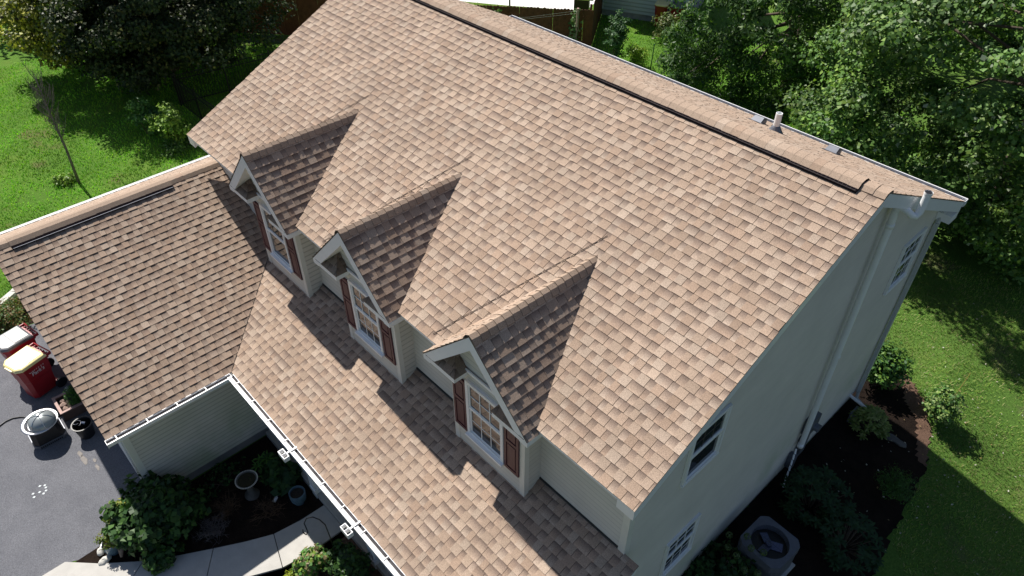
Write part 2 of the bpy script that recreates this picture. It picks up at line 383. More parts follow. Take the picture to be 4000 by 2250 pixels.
def ridge_cap(mb, p0, p1, nl, nr, half=.15, seg=EXP, lift=.012, seed=0, tone=1.0, thick=.010, vary=.04):
    """cap shingles laid from p0 to p1; nl, nr are unit vectors running down each slope from the ridge"""
    rr = random.Random(seed); p0, p1 = Vector(p0), Vector(p1); d = p1 - p0; L = d.length; d.normalize(); nl, nr = Vector(nl), Vector(nr)
    n = int(L / seg + .5); seg = L / n
    for i in range(n):
        a = p0 + d * (i * seg); b_ = p0 + d * ((i + 1) * seg + .01)
        base = shade(PAL_T[4] if vary < .02 or rr.random() < .7 else rr.choice(PAL_T), tone * rr.uniform(1 - vary, 1 + vary) * .98); hw = half + rr.uniform(-.004, .004)
        def row(p, h):
            up = Vector((0, 0, 1))
            return [p + nl * hw + up * h, p + nl * (hw * .55) + up * (h + .026), p + up * (h - .004), p + nr * (hw * .55) + up * (h + .026), p + nr * hw + up * h]
        A = row(a, lift + thick); B = row(b_, lift); An = [v - Vector((0, 0, thick + .006)) for v in A]; Bn = [v - Vector((0, 0, .012)) for v in B]
        fs = [(k, k + 1, k + 6, k + 5) for k in range(4)]
        if (A[1] - A[0]).cross(B[0] - A[0]).z < 0: fs = [f[::-1] for f in fs]
        mb.add(A + B, fs, 0, [shade(base, 1.0)] * 5 + [shade(base, 1 - vary * .7)] * 5)
        mb.add(A + An, [(k, k + 1, k + 6, k + 5) for k in range(4)], 0, shade(base, .5))
        mb.add([A[0], B[0], An[0], Bn[0]], [(0, 1, 3, 2)], 0, shade(base, .6)); mb.add([A[4], B[4], An[4], Bn[4]], [(0, 1, 3, 2)], 0, shade(base, .6))

# ------------------------------------------------------------------ the house
HX = -6.0, 4.0, 0.0
house = thing('house', 'beige sided house with tan shingle roofs, three gabled dormers and an attached garage wing', 'house', HX, world=True)
def part(b, name, m, label=None, parent=None, smooth=False):
    o = b.build(name, m, parent or house, smooth)
    if label: o['label'] = label
    return o
s1 = .4921; ca = 1 / math.sqrt(1 + s1 * s1); sa = s1 * ca
YE, ZE, YRG, ZRG, YB = -.386, 5.328, 4.36, 7.663, 8.824
XL = -12.2; ZB = ZRG - (YB - YRG) * s1
DC = [-8.797, -5.751, -2.705]; DH = 1.10; DW = .779; DZ = 5.273; DS = 1.034; DP = DZ + DS * DH; DY = -.6; DF = -.322
def dormer_hole(c, m=.03):
    u0 = c - XL; k = (DP - ZE) - m
    return [(DS, sa, k + DS * u0), (-DS, sa, k - DS * u0)]
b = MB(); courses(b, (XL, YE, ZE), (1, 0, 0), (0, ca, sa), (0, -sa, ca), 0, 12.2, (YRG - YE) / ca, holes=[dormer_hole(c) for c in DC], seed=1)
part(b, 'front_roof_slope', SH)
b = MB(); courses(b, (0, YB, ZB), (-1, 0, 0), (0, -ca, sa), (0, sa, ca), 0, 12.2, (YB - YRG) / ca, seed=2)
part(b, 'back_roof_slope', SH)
# ridge vent + cap
b = MB(); NF = Vector((0, -ca, -sa)); NB_ = Vector((0, ca, -sa))
RP = Vector((0, YRG, ZRG))
for nn, nr_ in ((NF, Vector((0, -sa, ca))), (NB_, Vector((0, sa, ca)))):
    p0 = RP + nn * .10 + nr_ * .022; p1 = p0 + nn * .125
    b.obox(((-12.1 - .35) / 2, p0.y + nn.y * .058, p0.z + nn.z * .058), (11.75 / 2, 0, 0), nn * .058, nr_ * .013, 0)
    p2 = RP + nn * .200 + nr_ * .040
    b.obox(((-12.1 - .36) / 2, p2.y, p2.z), (11.73 / 2, 0, 0), nn * .005, nr_ * .004, 1)
    for k in range(196):
        q = RP + nn * .188 + nr_ * .037
        b.obox((-.38 - k * .06, q.y, q.z), (.003, 0, 0), nn * .022, nr_ * .003, 1)
rv = part(b, 'ridge_vent', [mat('vent_black', (.008, .006, .008), .95, spec=.05), mat('vent_lip', (.06, .05, .05), .9, spec=.1)])
b = MB(); ridge_cap(b, (-.35, YRG, ZRG), (-12.1, YRG, ZRG), NF, NB_, half=.18, lift=.040, seed=3, tone=1.02, thick=.003, vary=.03)
ridge_cap(b, (.0, YRG, ZRG), (-.33, YRG, ZRG), NF, NB_, half=.15, lift=.012, seed=4)
part(b, 'ridge_cap', SH)
# rake and eave boards
def slope_board(b, A, B, dn, x0, x1, t0, t1):
    """board under a slope from eave A to ridge B (y,z); x0..x1 wide, t0..t1 below the surface"""
    ya, za = A; yb_, zb_ = B
    v = [(x, y, z - t) for x in (x0, x1) for (y, z, t) in ((ya, za, t0), (yb_, zb_, t0), (yb_, zb_, t1), (ya, za, t1))]
    b.add(v, [(3, 2, 1, 0), (4, 5, 6, 7), (0, 1, 5, 4), (2, 3, 7, 6), (1, 2, 6, 5), (3, 0, 4, 7)])
for x0, x1 in ((-.27, -.006), (XL + .006, XL + .27)):
    b = MB(); slope_board(b, (YE + .01, ZE), (YRG, ZRG), 0, x0, x1, .016, .21); slope_board(b, (YRG + .002, ZRG), (YB - .01, ZB), 0, x0, x1, .016, .235)
    if x0 > -1: b.box(-.268, -.008, 8.50, YB - .015, ZB - .36, ZB - .20)
    part(b, 'rake_fascia', WHITE)
b = MB(); b.box(XL + .28, -.28, YE + .012, YE + .035, ZE - .062, ZE - .012); b.box(XL + .28, -.28, YE + .036, -.02, ZE - .058, ZE - .045); part(b, 'eave_fascia', WHITE)
b = MB(); b.box(XL + .28, -.28, YB - .04, YB - .012, ZB - .18, ZB - .014); b.box(XL + .28, -.28, 8.56, YB - .05, ZB - .17, ZB - .15); part(b, 'back_fascia', WHITE)
# walls
XG = -.27; YW = 8.55
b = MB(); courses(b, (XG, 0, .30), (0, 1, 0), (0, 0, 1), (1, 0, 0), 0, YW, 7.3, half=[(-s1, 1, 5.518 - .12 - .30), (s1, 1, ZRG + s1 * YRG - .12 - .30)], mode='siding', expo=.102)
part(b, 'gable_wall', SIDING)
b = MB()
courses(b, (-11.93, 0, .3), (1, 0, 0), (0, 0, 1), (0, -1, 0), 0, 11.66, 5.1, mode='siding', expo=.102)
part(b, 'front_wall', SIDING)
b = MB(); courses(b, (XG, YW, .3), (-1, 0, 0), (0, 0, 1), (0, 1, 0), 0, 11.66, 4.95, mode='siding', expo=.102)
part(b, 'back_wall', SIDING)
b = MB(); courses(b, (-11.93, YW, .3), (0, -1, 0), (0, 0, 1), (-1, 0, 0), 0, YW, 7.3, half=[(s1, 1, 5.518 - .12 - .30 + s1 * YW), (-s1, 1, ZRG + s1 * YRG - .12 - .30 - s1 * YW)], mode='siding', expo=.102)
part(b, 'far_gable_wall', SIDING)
b = MB(); b.box(-11.9, XG - .03, .03, YW - .03, -.1, .30); part(b, 'foundation', FOUND)
for (x0, x1, y0, y1, yy0, yy1) in ((XG - .09, XG + .022, -.022, .0, .001, .09), (XG - .09, XG + .022, YW, YW + .022, YW - .09, YW - .001)):
    b = MB(); b.box(x0, x1, y0, y1, .3, 5.26); b.box(XG + .001, XG + .022, yy0, yy1, .3, 5.26)
    part(b, 'corner_trim', TRIM)
b = MB()
b = MB(); b.box(-11.9, XG - .1, -.03, -.001, 3.60, 3.625); part(b, 'step_flashing', mat('dark_flashing', (.05, .05, .05), .5))
# porch roof
s2 = .4548; cp = 1 / math.sqrt(1 + s2 * s2); sp_ = s2 * cp; ZP = 2.597; YP = -2.171
s3 = .5286; cg = 1 / math.sqrt(1 + s3 * s3); sg_ = s3 * cg; XE = -8.084; XR = -11.957; ZW = ZP + s3 * (XE - XR); YF = -4.531
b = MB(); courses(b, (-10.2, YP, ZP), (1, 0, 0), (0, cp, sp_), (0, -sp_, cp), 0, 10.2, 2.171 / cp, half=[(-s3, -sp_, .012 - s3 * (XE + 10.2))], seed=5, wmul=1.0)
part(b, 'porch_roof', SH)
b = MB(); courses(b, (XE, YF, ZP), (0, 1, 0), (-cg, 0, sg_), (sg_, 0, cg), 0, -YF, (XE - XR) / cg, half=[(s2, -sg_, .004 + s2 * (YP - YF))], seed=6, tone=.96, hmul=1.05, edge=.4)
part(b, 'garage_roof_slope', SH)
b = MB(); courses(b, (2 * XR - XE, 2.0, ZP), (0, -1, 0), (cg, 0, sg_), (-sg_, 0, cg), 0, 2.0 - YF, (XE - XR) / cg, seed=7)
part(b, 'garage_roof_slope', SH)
# cut edge of the valley
b = MB(); va = Vector((XE, YP, ZP)); vb = Vector((XE - s2 * 1.85 / s3, YP + 1.85, ZP + s2 * 1.85)); dv = (vb - va).normalized()
b.obox((va + vb) / 2 + Vector((-.004, 0, .010)), dv * ((vb - va).length / 2), dv.cross(Vector((0, 0, 1))).normalized() * .006, (0, 0, .006))
part(b, 'valley_edge', mat('valley_dark', (.06, .045, .035), .9))
GA, GB = Vector((cg, 0, -sg_)), Vector((-cg, 0, -sg_))
b = MB()
for nn, nr_ in ((GA, Vector((sg_, 0, cg))), (GB, Vector((-sg_, 0, cg)))):
    p = Vector((XR, 0, ZW)) + nn * .165 + nr_ * .020
    b.obox((p.x, (-4.20 - 1.1) / 2, p.z), nn * .075, (0, 1.55, 0), nr_ * .013, 0)
    p2 = Vector((XR, 0, ZW)) + nn * .235 + nr_ * .037
    b.obox((p2.x, (-4.20 - 1.1) / 2, p2.z), nn * .004, (0, 1.54, 0), nr_ * .004, 1)
part(b, 'garage_ridge_vent', [mat('vent_black', (.008, .006, .008), .95, spec=.05), mat('vent_lip_light', (.45, .45, .5), .4)])
b = MB(); ridge_cap(b, (XR, -1.1, ZW), (XR, -4.2, ZW), GA, GB, half=.19, lift=.036, seed=8, tone=1.0, thick=.0015, vary=.012)
ridge_cap(b, (XR, YF, ZW), (XR, -4.2, ZW), GA, GB, half=.16, lift=.012, seed=9); ridge_cap(b, (XR, 1.9, ZW), (XR, -1.1, ZW), GA, GB, half=.16, lift=.012, seed=10)
part(b, 'ridge_cap', SH)
# garage walls
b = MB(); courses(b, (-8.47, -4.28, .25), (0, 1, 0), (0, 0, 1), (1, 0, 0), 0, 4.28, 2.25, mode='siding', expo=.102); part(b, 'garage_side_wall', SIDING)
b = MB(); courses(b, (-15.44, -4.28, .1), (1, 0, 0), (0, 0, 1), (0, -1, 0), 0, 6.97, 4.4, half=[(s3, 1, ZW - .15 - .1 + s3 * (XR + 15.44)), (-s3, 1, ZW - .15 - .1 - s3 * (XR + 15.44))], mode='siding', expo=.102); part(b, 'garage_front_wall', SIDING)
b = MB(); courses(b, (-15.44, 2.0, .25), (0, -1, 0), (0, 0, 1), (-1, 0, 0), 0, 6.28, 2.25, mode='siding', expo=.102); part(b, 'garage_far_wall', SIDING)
b = MB(); b.box(-8.50, -8.449, -4.31, -4.19, .2, 2.42); b.box(-8.58, -8.501, -4.31, -4.281, .2, 2.42); part(b, 'garage_corner_trim', TRIM)
b = MB(); b.box(-15.3, -8.5, -4.2, 1.9, -.1, .25); part(b, 'garage_foundation', FOUND)
b = MB()
for x0 in (-14.9, -11.7):
    for k in range(4): b.box(x0, x0 + 2.6, -4.33, -4.30, .02 + k * .52, .52 + k * .52)
part(b, 'garage_door', WHITE)
b = MB()
b.box(-8.46, XE - .012, -4.50, YP - .02, ZP - .17, ZP - .15); b.box(XE - .034, XE - .013, -4.51, YP, ZP - .16, ZP - .012)
for sgn in (1, -1):
    xa = XR; xb = XR + sgn * (XE - XR) - sgn * .02; za = ZW - .02; zb_ = ZP - .012
    v = [(x, y, z) for y in (YF + .004, YF + .26) for x, z in ((xa + sgn * .001, za), (xb, zb_), (xb, zb_ - .17), (xa + sgn * .001, za - .2))]
    b.add(v, [(0, 1, 2, 3), (7, 6, 5, 4), (0, 4, 5, 1), (1, 5, 6, 2), (2, 6, 7, 3), (3, 7, 4, 0)])
part(b, 'garage_fascia', WHITE)
b = MB(); b.box(-8.10, -.02, YP + .013, YP + .036, ZP - .16, ZP - .012); b.box(-8.44, -.02, YP + .04, -.02, ZP - .20, ZP - .175)
v = [(-.018, YP + .01, ZP - .014), (-.018, -.003, 3.584 - .016), (-.018, -.003, 3.584 - .2), (-.018, YP + .01, ZP - .16)]
b.add(v + [(x - .02, y, z) for x, y, z in v], [(0, 1, 2, 3), (7, 6, 5, 4), (0, 4, 5, 1), (1, 5, 6, 2), (2, 6, 7, 3), (3, 7, 4, 0)])
part(b, 'porch_fascia', WHITE)
# gutters
KP = [(0, 0), (.085, 0), (.12, .045), (.12, .118), (.128, .124), (.108, .124), (.108, .052), (.078, .010), (.01, .010), (.01, .122), (0, .122)]
KP = KP[::-1]
GINT = mat('gutter_grime', (.05, .045, .05), .8, var=.5, nscale=8)
GMESH = mat('gutter_guard', (.70, .70, .70), .5, var=.12, nscale=12)
def gutter(name, p0, p1, outv, hang, label=None, guard=False):
    b = MB(); b.extr(KP, p0, p1); g = part(b, name, WHITE, label)
    P0, P1, o_ = Vector(p0), Vector(p1), Vector(outv); d = (P1 - P0).normalized()
    q = MB(); q.obox((P0 + P1) / 2 + o_ * .055 + Vector((0, 0, .080)), d * ((P1 - P0).length / 2 - .01), o_ * .047, (0, 0, .006)); q.build('gutter_debris', GINT, g)
    if guard: q = MB(); q.obox((P0 + P1) / 2 + o_ * .082 + Vector((0, 0, .112)), d * ((P1 - P0).length / 2 - .01), o_ * .026, (0, 0, .003)); q.build('gutter_guard', GMESH, g)
    for e in (P0, P1): q = MB(); q.obox(e + o_ * .06 + Vector((0, 0, .062)), d * .003, o_ * .06, (0, 0, .06)); q.build('end_cap', WHITE, g)
    for k in hang:
        h = MB(); c = P0 + d * k + o_ * .055 + Vector((0, 0, .124)); h.obox(c + o_ * .01, d * .008, o_ * .058, (0, 0, .003)); h.build('hanger', WHITE, g)
    return g
gutter('porch_gutter', (-8.0, YP - .002, ZP - .118), (.015, YP - .002, ZP - .118), (0, -1, 0), [.25 + .60 * k for k in range(13)], guard=True)
gutter('garage_gutter', (XE + .002, YF - .02, ZP - .118), (XE + .002, YP - .05, ZP - .118), (1, 0, 0), [.18 + .55 * k for k in range(4)])
gutter('back_gutter', (.012, YB + .002, ZB - .118), (XL, YB + .002, ZB - .118), (0, 1, 0), [])
gutter('garage_far_gutter', (2 * XR - XE - .002, 2.0, ZP - .118), (2 * XR - XE - .002, YF - .02, ZP - .118), (-1, 0, 0), [], guard=True)
for x in (-5.72, -3.77):
    b = MB()
    for dx, dy, hx, hy in ((0, -.045, .11, .006), (0, .045, .11, .006), (-.104, 0, .006, .039), (.104, 0, .006, .039), (0, 0, .004, .039)):
        b.box(x + dx - hx, x + dx + hx, -2.40 + dy - hy, -2.40 + dy + hy, 2.50, 2.60)
    b.box(x + .02, x + .05, -2.354, -2.16, 2.605, 2.615)
    o = part(b, 'downspout_head', WHITE)
# windows
def window(parent, pre, O, U, N, W, H, upg=(3, 2), log=(3, 2), sill=.07, mw=.007, mdark=False):
    O, U, N, Z = Vector(O), Vector(U), Vector(N), Vector((0, 0, 1))
    b = MB()
    def bar(u0, u1, z0, z1, n0, n1, B=b): B.obox(O + U * (u0 + u1) / 2 + Z * (z0 + z1) / 2 + N * (n0 + n1) / 2, U * (u1 - u0) / 2, N * (n1 - n0) / 2, Z * (z1 - z0) / 2)
    t = .055
    bar(0, t, 0, H, 0, .045); bar(W - t, W, 0, H, 0, .045); bar(t + .0005, W - t - .0005, H - t, H, 0, .043); bar(t + .0005, W - t - .0005, 0, .05, 0, .043)
    mid = H * .52; mb_ = MB() if mdark else b
    bar(t + .001, W - t - .001, mid - .02, mid + .02, .014, .036)
    for z0, z1, g, dpt in ((mid + .021, H - t - .001, upg, .028), (.051, mid - .021, log, .016)):
        bar(t + .001, t + .028, z0, z1, 0, dpt); bar(W - t - .028, W - t - .001, z0, z1, 0, dpt); bar(t + .029, W - t - .029, z0, z0 + .022, 0, dpt - .001); bar(t + .029, W - t - .029, z1 - .02, z1, 0, dpt - .001)
        ux0, ux1 = t + .029, W - t - .029
        for k in range(1, g[0]): uu = ux0 + (ux1 - ux0) * k / g[0]; bar(uu - mw, uu + mw, z0 + .0225, z1 - .0205, .002, dpt - (.009 if mdark else .004), mb_)
        for k in range(1, g[1]):
            zz = z0 + (z1 - z0) * k / g[1]
            for j in range(g[0]):
                a0 = ux0 + (ux1 - ux0) * j / g[0] + .0075; a1 = ux0 + (ux1 - ux0) * (j + 1) / g[0] - .0075; bar(a0, a1, zz - mw, zz + mw, .002, dpt - (.010 if mdark else .005), mb_)
    fr = b.build(pre if parent is house else 'window_frame', WHITE, parent)
    if mdark: mb_.build('muntins', mat('muntin_brown', (.10, .08, .075), .6), fr if parent is house else parent)
    tgt = fr if parent is house else parent
    p = MB(); bar(t + .015, W - t - .015, mid, H - t - .003, .0085, .014, p); bar(t + .015, W - t - .015, .045, mid - .001, .002, .0075, p); p.build('window_pane', GLASS, tgt)
    q = MB(); bar(-.01, W + .01, -.035, -.001, 0, sill, q); q.build('window_sill', WHITE, tgt)
    return fr
XF = XG + .013
window(house, 'gable_window', (XF, 1.13, 4.08), (0, 1, 0), (1, 0, 0), .86, 1.09, sill=.05, mw=.005, mdark=True)['label'] = 'dark gable window beside the lower end of the rake'
window(house, 'gable_window', (XF, 7.24, 4.03), (0, 1, 0), (1, 0, 0), .86, 1.10, sill=.05)['label'] = 'gable window near the back corner downspout'
window(house, 'gable_window', (XF, 1.20, 1.30), (0, 1, 0), (1, 0, 0), .86, 1.06, sill=.05)['label'] = 'ground floor gable window above the hydrangea'
# dormers
bt_ = math.atan(DS); cb, sb = math.cos(bt_), math.sin(bt_)
for di, c in enumerate(DC):
    b = MB(); zb0 = 3.2
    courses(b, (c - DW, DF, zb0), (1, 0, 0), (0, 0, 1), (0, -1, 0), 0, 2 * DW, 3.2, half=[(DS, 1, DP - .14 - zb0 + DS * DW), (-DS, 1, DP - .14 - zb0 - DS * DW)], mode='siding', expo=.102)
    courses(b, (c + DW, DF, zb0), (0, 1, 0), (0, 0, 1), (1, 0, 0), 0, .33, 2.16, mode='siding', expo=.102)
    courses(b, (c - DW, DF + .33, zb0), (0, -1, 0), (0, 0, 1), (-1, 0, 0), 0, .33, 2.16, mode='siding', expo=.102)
    dm = b.build('dormer', SIDING, house); dm['label'] = ['dormer over the garage roof valley, farthest up the photo', 'dormer between the other two', 'dormer nearest the near gable'][di]
    b = MB()
    for sgn in (1, -1):
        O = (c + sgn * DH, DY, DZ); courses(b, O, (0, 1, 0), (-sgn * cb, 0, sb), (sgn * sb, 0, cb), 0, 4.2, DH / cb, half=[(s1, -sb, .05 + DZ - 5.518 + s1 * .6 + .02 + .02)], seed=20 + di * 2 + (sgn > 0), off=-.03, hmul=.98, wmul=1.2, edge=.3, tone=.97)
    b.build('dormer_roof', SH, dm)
    b = MB(); nn_ = Vector((0, -sa, ca)); A_ = Vector((c - .12, 2.05, 5.518 + s1 * 2.05)); B_ = Vector((c - 1.22, -.30, 5.518 - s1 * .30)); dd_ = (A_ - B_).normalized(); sd_ = dd_.cross(nn_).normalized(); L_ = (A_ - B_).length; k_ = 0.
    rq = random.Random(di)
    while k_ < L_:
        st = .155; p_ = B_ + dd_ * k_ + nn_ * .0145 + sd_ * rq.uniform(-.004, .004); b.obox(p_ + dd_ * st * .45, dd_ * st * .47, sd_ * .005, nn_ * .002)
        k_ += st
    b.build('valley_cut_edge', mat('valley_dark', (.06, .045, .035), .9), dm)
    b = MB(); yb_ = (DP - 5.518) / s1
    ridge_cap(b, (c, DY, DP), (c, yb_ + .12, DP), (-cb, 0, -sb), (cb, 0, -sb), half=.17, seed=30 + di, tone=.97, thick=.015, vary=.07); b.build('dormer_ridge_cap', SH, dm)
    b = MB()
    P = [(-DH + .003, DZ - .02), (0, DP - .018), (DH - .003, DZ - .02), (DH - .003, DZ - .105), (.955, DZ - .105), (0, DP - .265), (-.955, DZ - .105), (-DH + .003, DZ - .105)]
    n = 8; b.add([(c + x, DY + .004, z) for x, z in P] + [(c + x, DF - .005, z) for x, z in P], [(0, 1, 5, 6), (0, 6, 7), (1, 2, 4, 5), (2, 3, 4), (14, 13, 9, 8), (15, 14, 8), (13, 12, 10, 9), (12, 11, 10)] + [(i, i + 8, (i + 1) % 8 + 8, (i + 1) % 8) for i in range(8)])
    b.box(c + .80, c + DH - .006, DF - .003, -.15, DZ - .10, DZ - .02); b.box(c - DH + .006, c - .80, DF - .003, -.15, DZ - .10, DZ - .02)
    b.build('dormer_fascia', WHITE, dm)
    for sgn in (-1, 1):
        b = MB(); xa, xb = sorted((c + sgn * (DH - .02), c + sgn * .40))
        b.box(xa, xb, DY + .012, DF - .016, DZ - .10, DZ - .004, 0)
        Z0 = DZ; dep = DF - DY - .02; ris = .28; q = math.hypot(dep, ris)
        L0 = .70
        # front slope, u measured from the outer end inwards
        q1 = MB(); U = (-sgn, 0, 0)
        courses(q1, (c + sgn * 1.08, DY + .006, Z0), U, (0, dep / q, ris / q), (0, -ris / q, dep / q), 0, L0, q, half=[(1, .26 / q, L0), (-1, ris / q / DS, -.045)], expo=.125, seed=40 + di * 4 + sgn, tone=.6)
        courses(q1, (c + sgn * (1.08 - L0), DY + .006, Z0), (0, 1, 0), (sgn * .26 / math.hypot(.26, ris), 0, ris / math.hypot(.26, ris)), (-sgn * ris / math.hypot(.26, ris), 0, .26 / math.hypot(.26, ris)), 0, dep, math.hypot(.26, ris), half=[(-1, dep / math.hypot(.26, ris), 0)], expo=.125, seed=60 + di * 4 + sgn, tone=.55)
        o = b.build('cornice_return', WHITE, dm)
        n_ = len(b.V)
        q1.build('cornice_return_shingles', SH, dm)
    for sgn in (1, -1):
        b = MB(); x0, x1 = sorted((c + sgn * (DW - .085), c + sgn * (DW + .018))); b.box(x0, x1, DF - .020, DF, 3.3, DZ - .107)
        x0, x1 = sorted((c + sgn * (DW + .001), c + sgn * (DW + .018))); b.box(x0, x1, DF + .001, DF + .07, 3.3, DZ - .107)
        b.build('dormer_corner_trim', TRIM, dm)
    window(dm, 'window', (c - .435, DF - .013, 3.875), (1, 0, 0), (0, -1, 0), .81, 1.19, sill=.09, mw=.005 if di == 0 else .007, mdark=(di == 0))
    for sgn in (-1, 1):
        b = MB(); x0 = c - .435 - .315 if sgn < 0 else c - .435 + .825; x1 = x0 + .30; y0 = DF - .016
        b.box(x0, x1, y0 - .018, y0, 3.84, 4.98)
        for (a0, a1, z0, z1) in ((x0, x0 + .045, 3.84, 4.98), (x1 - .045, x1, 3.84, 4.98), (x0 + .046, x1 - .046, 3.84, 3.90), (x0 + .046, x1 - .046, 4.92, 4.98), (x0 + .046, x1 - .046, 4.47, 4.53)):
            b.box(a0, a1, y0 - .030, y0 - .0185, z0 + .0005, z1 - .0005)
        for z0, z1 in ((3.93, 4.44), (4.56, 4.89)): b.box(x0 + .07, x1 - .07, y0 - .027, y0 - .0185, z0, z1)
        b.build('shutter', SHUT, dm)
# things fixed to the gable wall
b = MB(); P = [(-.15, 5.70, .95), (-.15, 5.60, 2.9), (-.15, 5.56, 4.2), (-.15, 5.50, 6.55), (-.145, 5.46, 6.78), (-.10, 5.44, 6.88), (-.02, 5.50, 6.84), (.05, 5.56, 6.76), (.095, 5.61, 6.74), (.115, 5.66, 6.80), (.115, 5.68, 6.90), (.115, 5.69, 7.13)]
b.tube(P, .055, 14, 0, cap=False)
b.tube([(.115, 5.69, 7.135), (.115, 5.69, 7.10)], [.062, .062], 14, 0, cap=False)
for z in (.98, 3.6, 6.5): b.tube([(-.15, 5.70 - .03 * z, z - .04), (-.15, 5.70 - .03 * z, z + .04)], .062, 14)
rp = part(b, 'radon_pipe', PVC, smooth=True)
q = MB(); q.tube([(.115, 5.69, 7.0), (.115, 5.69, 7.131)], .050, 12, 0); q.build('pipe_mouth', BLACK, rp)
b = MB(); b.obox((-.19, 8.50, 2.7), (.035, 0, 0), (0, .045, 0), (0, 0, 2.35)); b.tube([(-.19, 8.50, 5.05), (-.19, 8.58, 5.28), (-.19, 8.85, 5.42)], .045, 6); b.tube([(-.19, 8.5, .36), (-.15, 8.44, .2), (.2, 8.35, .12)], .045, 6)
part(b, 'downspout', mat('grey_white_spout', (.50, .52, .52), .4, var=.05))
b = MB(); b.box(XG + .015, XG + .16, 5.72, 6.08, 1.22, 1.66); b.box(XG + .02, XG + .12, 5.78, 6.02, .50, 1.05); b.tube([(XG + .16, 5.95, 1.38), (XG + .26, 5.95, 1.38)], .085, 16); b.tube([(XG + .07, 5.88, 1.22), (XG + .07, 5.88, 1.05)], .03, 8); b.tube([(XG + .07, 5.85, 1.66), (XG + .07, 5.85, 1.95)], .025, 8)
part(b, 'electric_meter', GREYM)
b = MB(); b.box(XG + .02, XG + .16, 5.50, 5.62, .35, .75); part(b, 'cable_box', GREYM)
b = MB(); b.tube([(XG + .0, 8.2, .42), (XG + .55, 8.1, .40)], .035, 10); part(b, 'drain_pipe', PVC)
b = MB(); b.box(XG + .25, XG + .48, 7.85, 8.15, .0, .30); part(b, 'gas_regulator', GREYM)
b = MB()
for k in range(7): b.tube([(XG + .1 + .02 * k, 5.55 - .05 * k, .95 - .12 * k), (XG + .13 + .02 * k, 5.5 - .05 * k, .86 - .12 * k)], .02, 6)
part(b, 'corrugated_drain_tail', PVC)
# things on the back slope
def onback(x, y): return Vector((x, y, ZRG - s1 * (y - YRG)))
for (x, y), lb in (((-3.54, 7.31), 'grey roof vent left of the white vent pipe'), ((-2.04, 7.40), 'grey roof vent nearest the near gable')):
    p = onback(x, y); b = MB(); n_ = Vector((0, sa, ca)); d = Vector((0, ca, -sa)); e = Vector((1, 0, 0))
    A = [p - e * .11 - d * .12, p + e * .11 - d * .12, p + e * .11 + d * .12, p - e * .11 + d * .12]
    b.obox(p + n_ * .014, e * .15, d * .16, n_ * .004)
    T = [p - e * .095 - d * .02 + n_ * .12, p + e * .095 - d * .02 + n_ * .12, p + e * .11 + d * .12 + n_ * .125, p - e * .11 + d * .12 + n_ * .125]
    b.add(A + T, [(0, 1, 5, 4), (4, 5, 6, 7), (1, 2, 6, 5), (0, 4, 7, 3), (2, 3, 7, 6)])
    part(b, 'roof_vent', GREYM, lb)
p = onback(-2.93, 6.83); b = MB(); b.lathe([(.058, -.1), (.058, .36), (.046, .36), (.046, .1)], p, 16); vp = part(b, 'vent_pipe', PVC, smooth=False)
q = MB(); q.lathe([(.17, -.06), (.12, .02), (.075, .10), (.06, .12)], p, 16); q.build('pipe_boot', GREYM, vp)
# porch
b = MB(); b.box(-8.44, XG, -1.86, -.02, 0, .16); part(b, 'porch_floor', CONC)
for x in (-6.42, -4.35, -2.35, -.35):
    b = MB(); b.box(x - .09, x + .09, -1.88, -1.70, .0, 2.39); b.box(x - .105, x + .105, -1.895, -1.685, .162, .28); part(b, 'porch_post', WHITE)
for x0, x1 in ((-8.44, -6.49), (-4.28, -2.42), (-2.28, -.42)):
    b = MB(); b.box(x0, x1, -1.80, -1.75, .95, 1.0); b.box(x0, x1, -1.795, -1.755, .27, .31)
    k = x0 + .08
    while k < x1: b.box(k - .016, k + .016, -1.792, -1.758, .311, .949); k += .115
    part(b, 'porch_railing', WHITE)
b = MB(); b.box(-5.6, -4.7, -.05, -.012, .16, 2.2); part(b, 'front_door', SHUT)

# ------------------------------------------------------------------ vegetation helpers
def unit(v): return v / (np.linalg.norm(v, axis=1, keepdims=True) + 1e-9)
def leaf_arrays(P, Nn, L, Wd, cols, rng, fold=.25, droop=0.):
    """folded four-corner leaves at points P with normals Nn, length L and width Wd (arrays)"""
    n = len(P); r = rng.normal(size=(n, 3)); t = unit(np.cross(Nn, r)); t[:, 2] -= droop; t = unit(t); s = unit(np.cross(Nn, t)); up = np.cross(t, s) * -1
    L = L[:, None]; Wd = Wd[:, None]
    a = P - t * L * .5; c = P + t * L * .5; m = P - t * L * .05
    l = m - s * Wd * .5 + up * Wd * fold; r_ = m + s * Wd * .5 + up * Wd * fold
    V = np.stack([a, l, c, r_], 1).reshape(-1, 3); F = np.arange(n * 4).reshape(n, 4)
    return V, F, np.repeat(cols, 4, axis=0)
def palette(rng, n, pal, wts=None, jit=.18):
    pal = np.array(pal, float); i = rng.choice(len(pal), n, p=wts); c = pal[i] * (1 + rng.uniform(-jit, jit, (n, 1)))
    return np.clip(c, 0, 1)
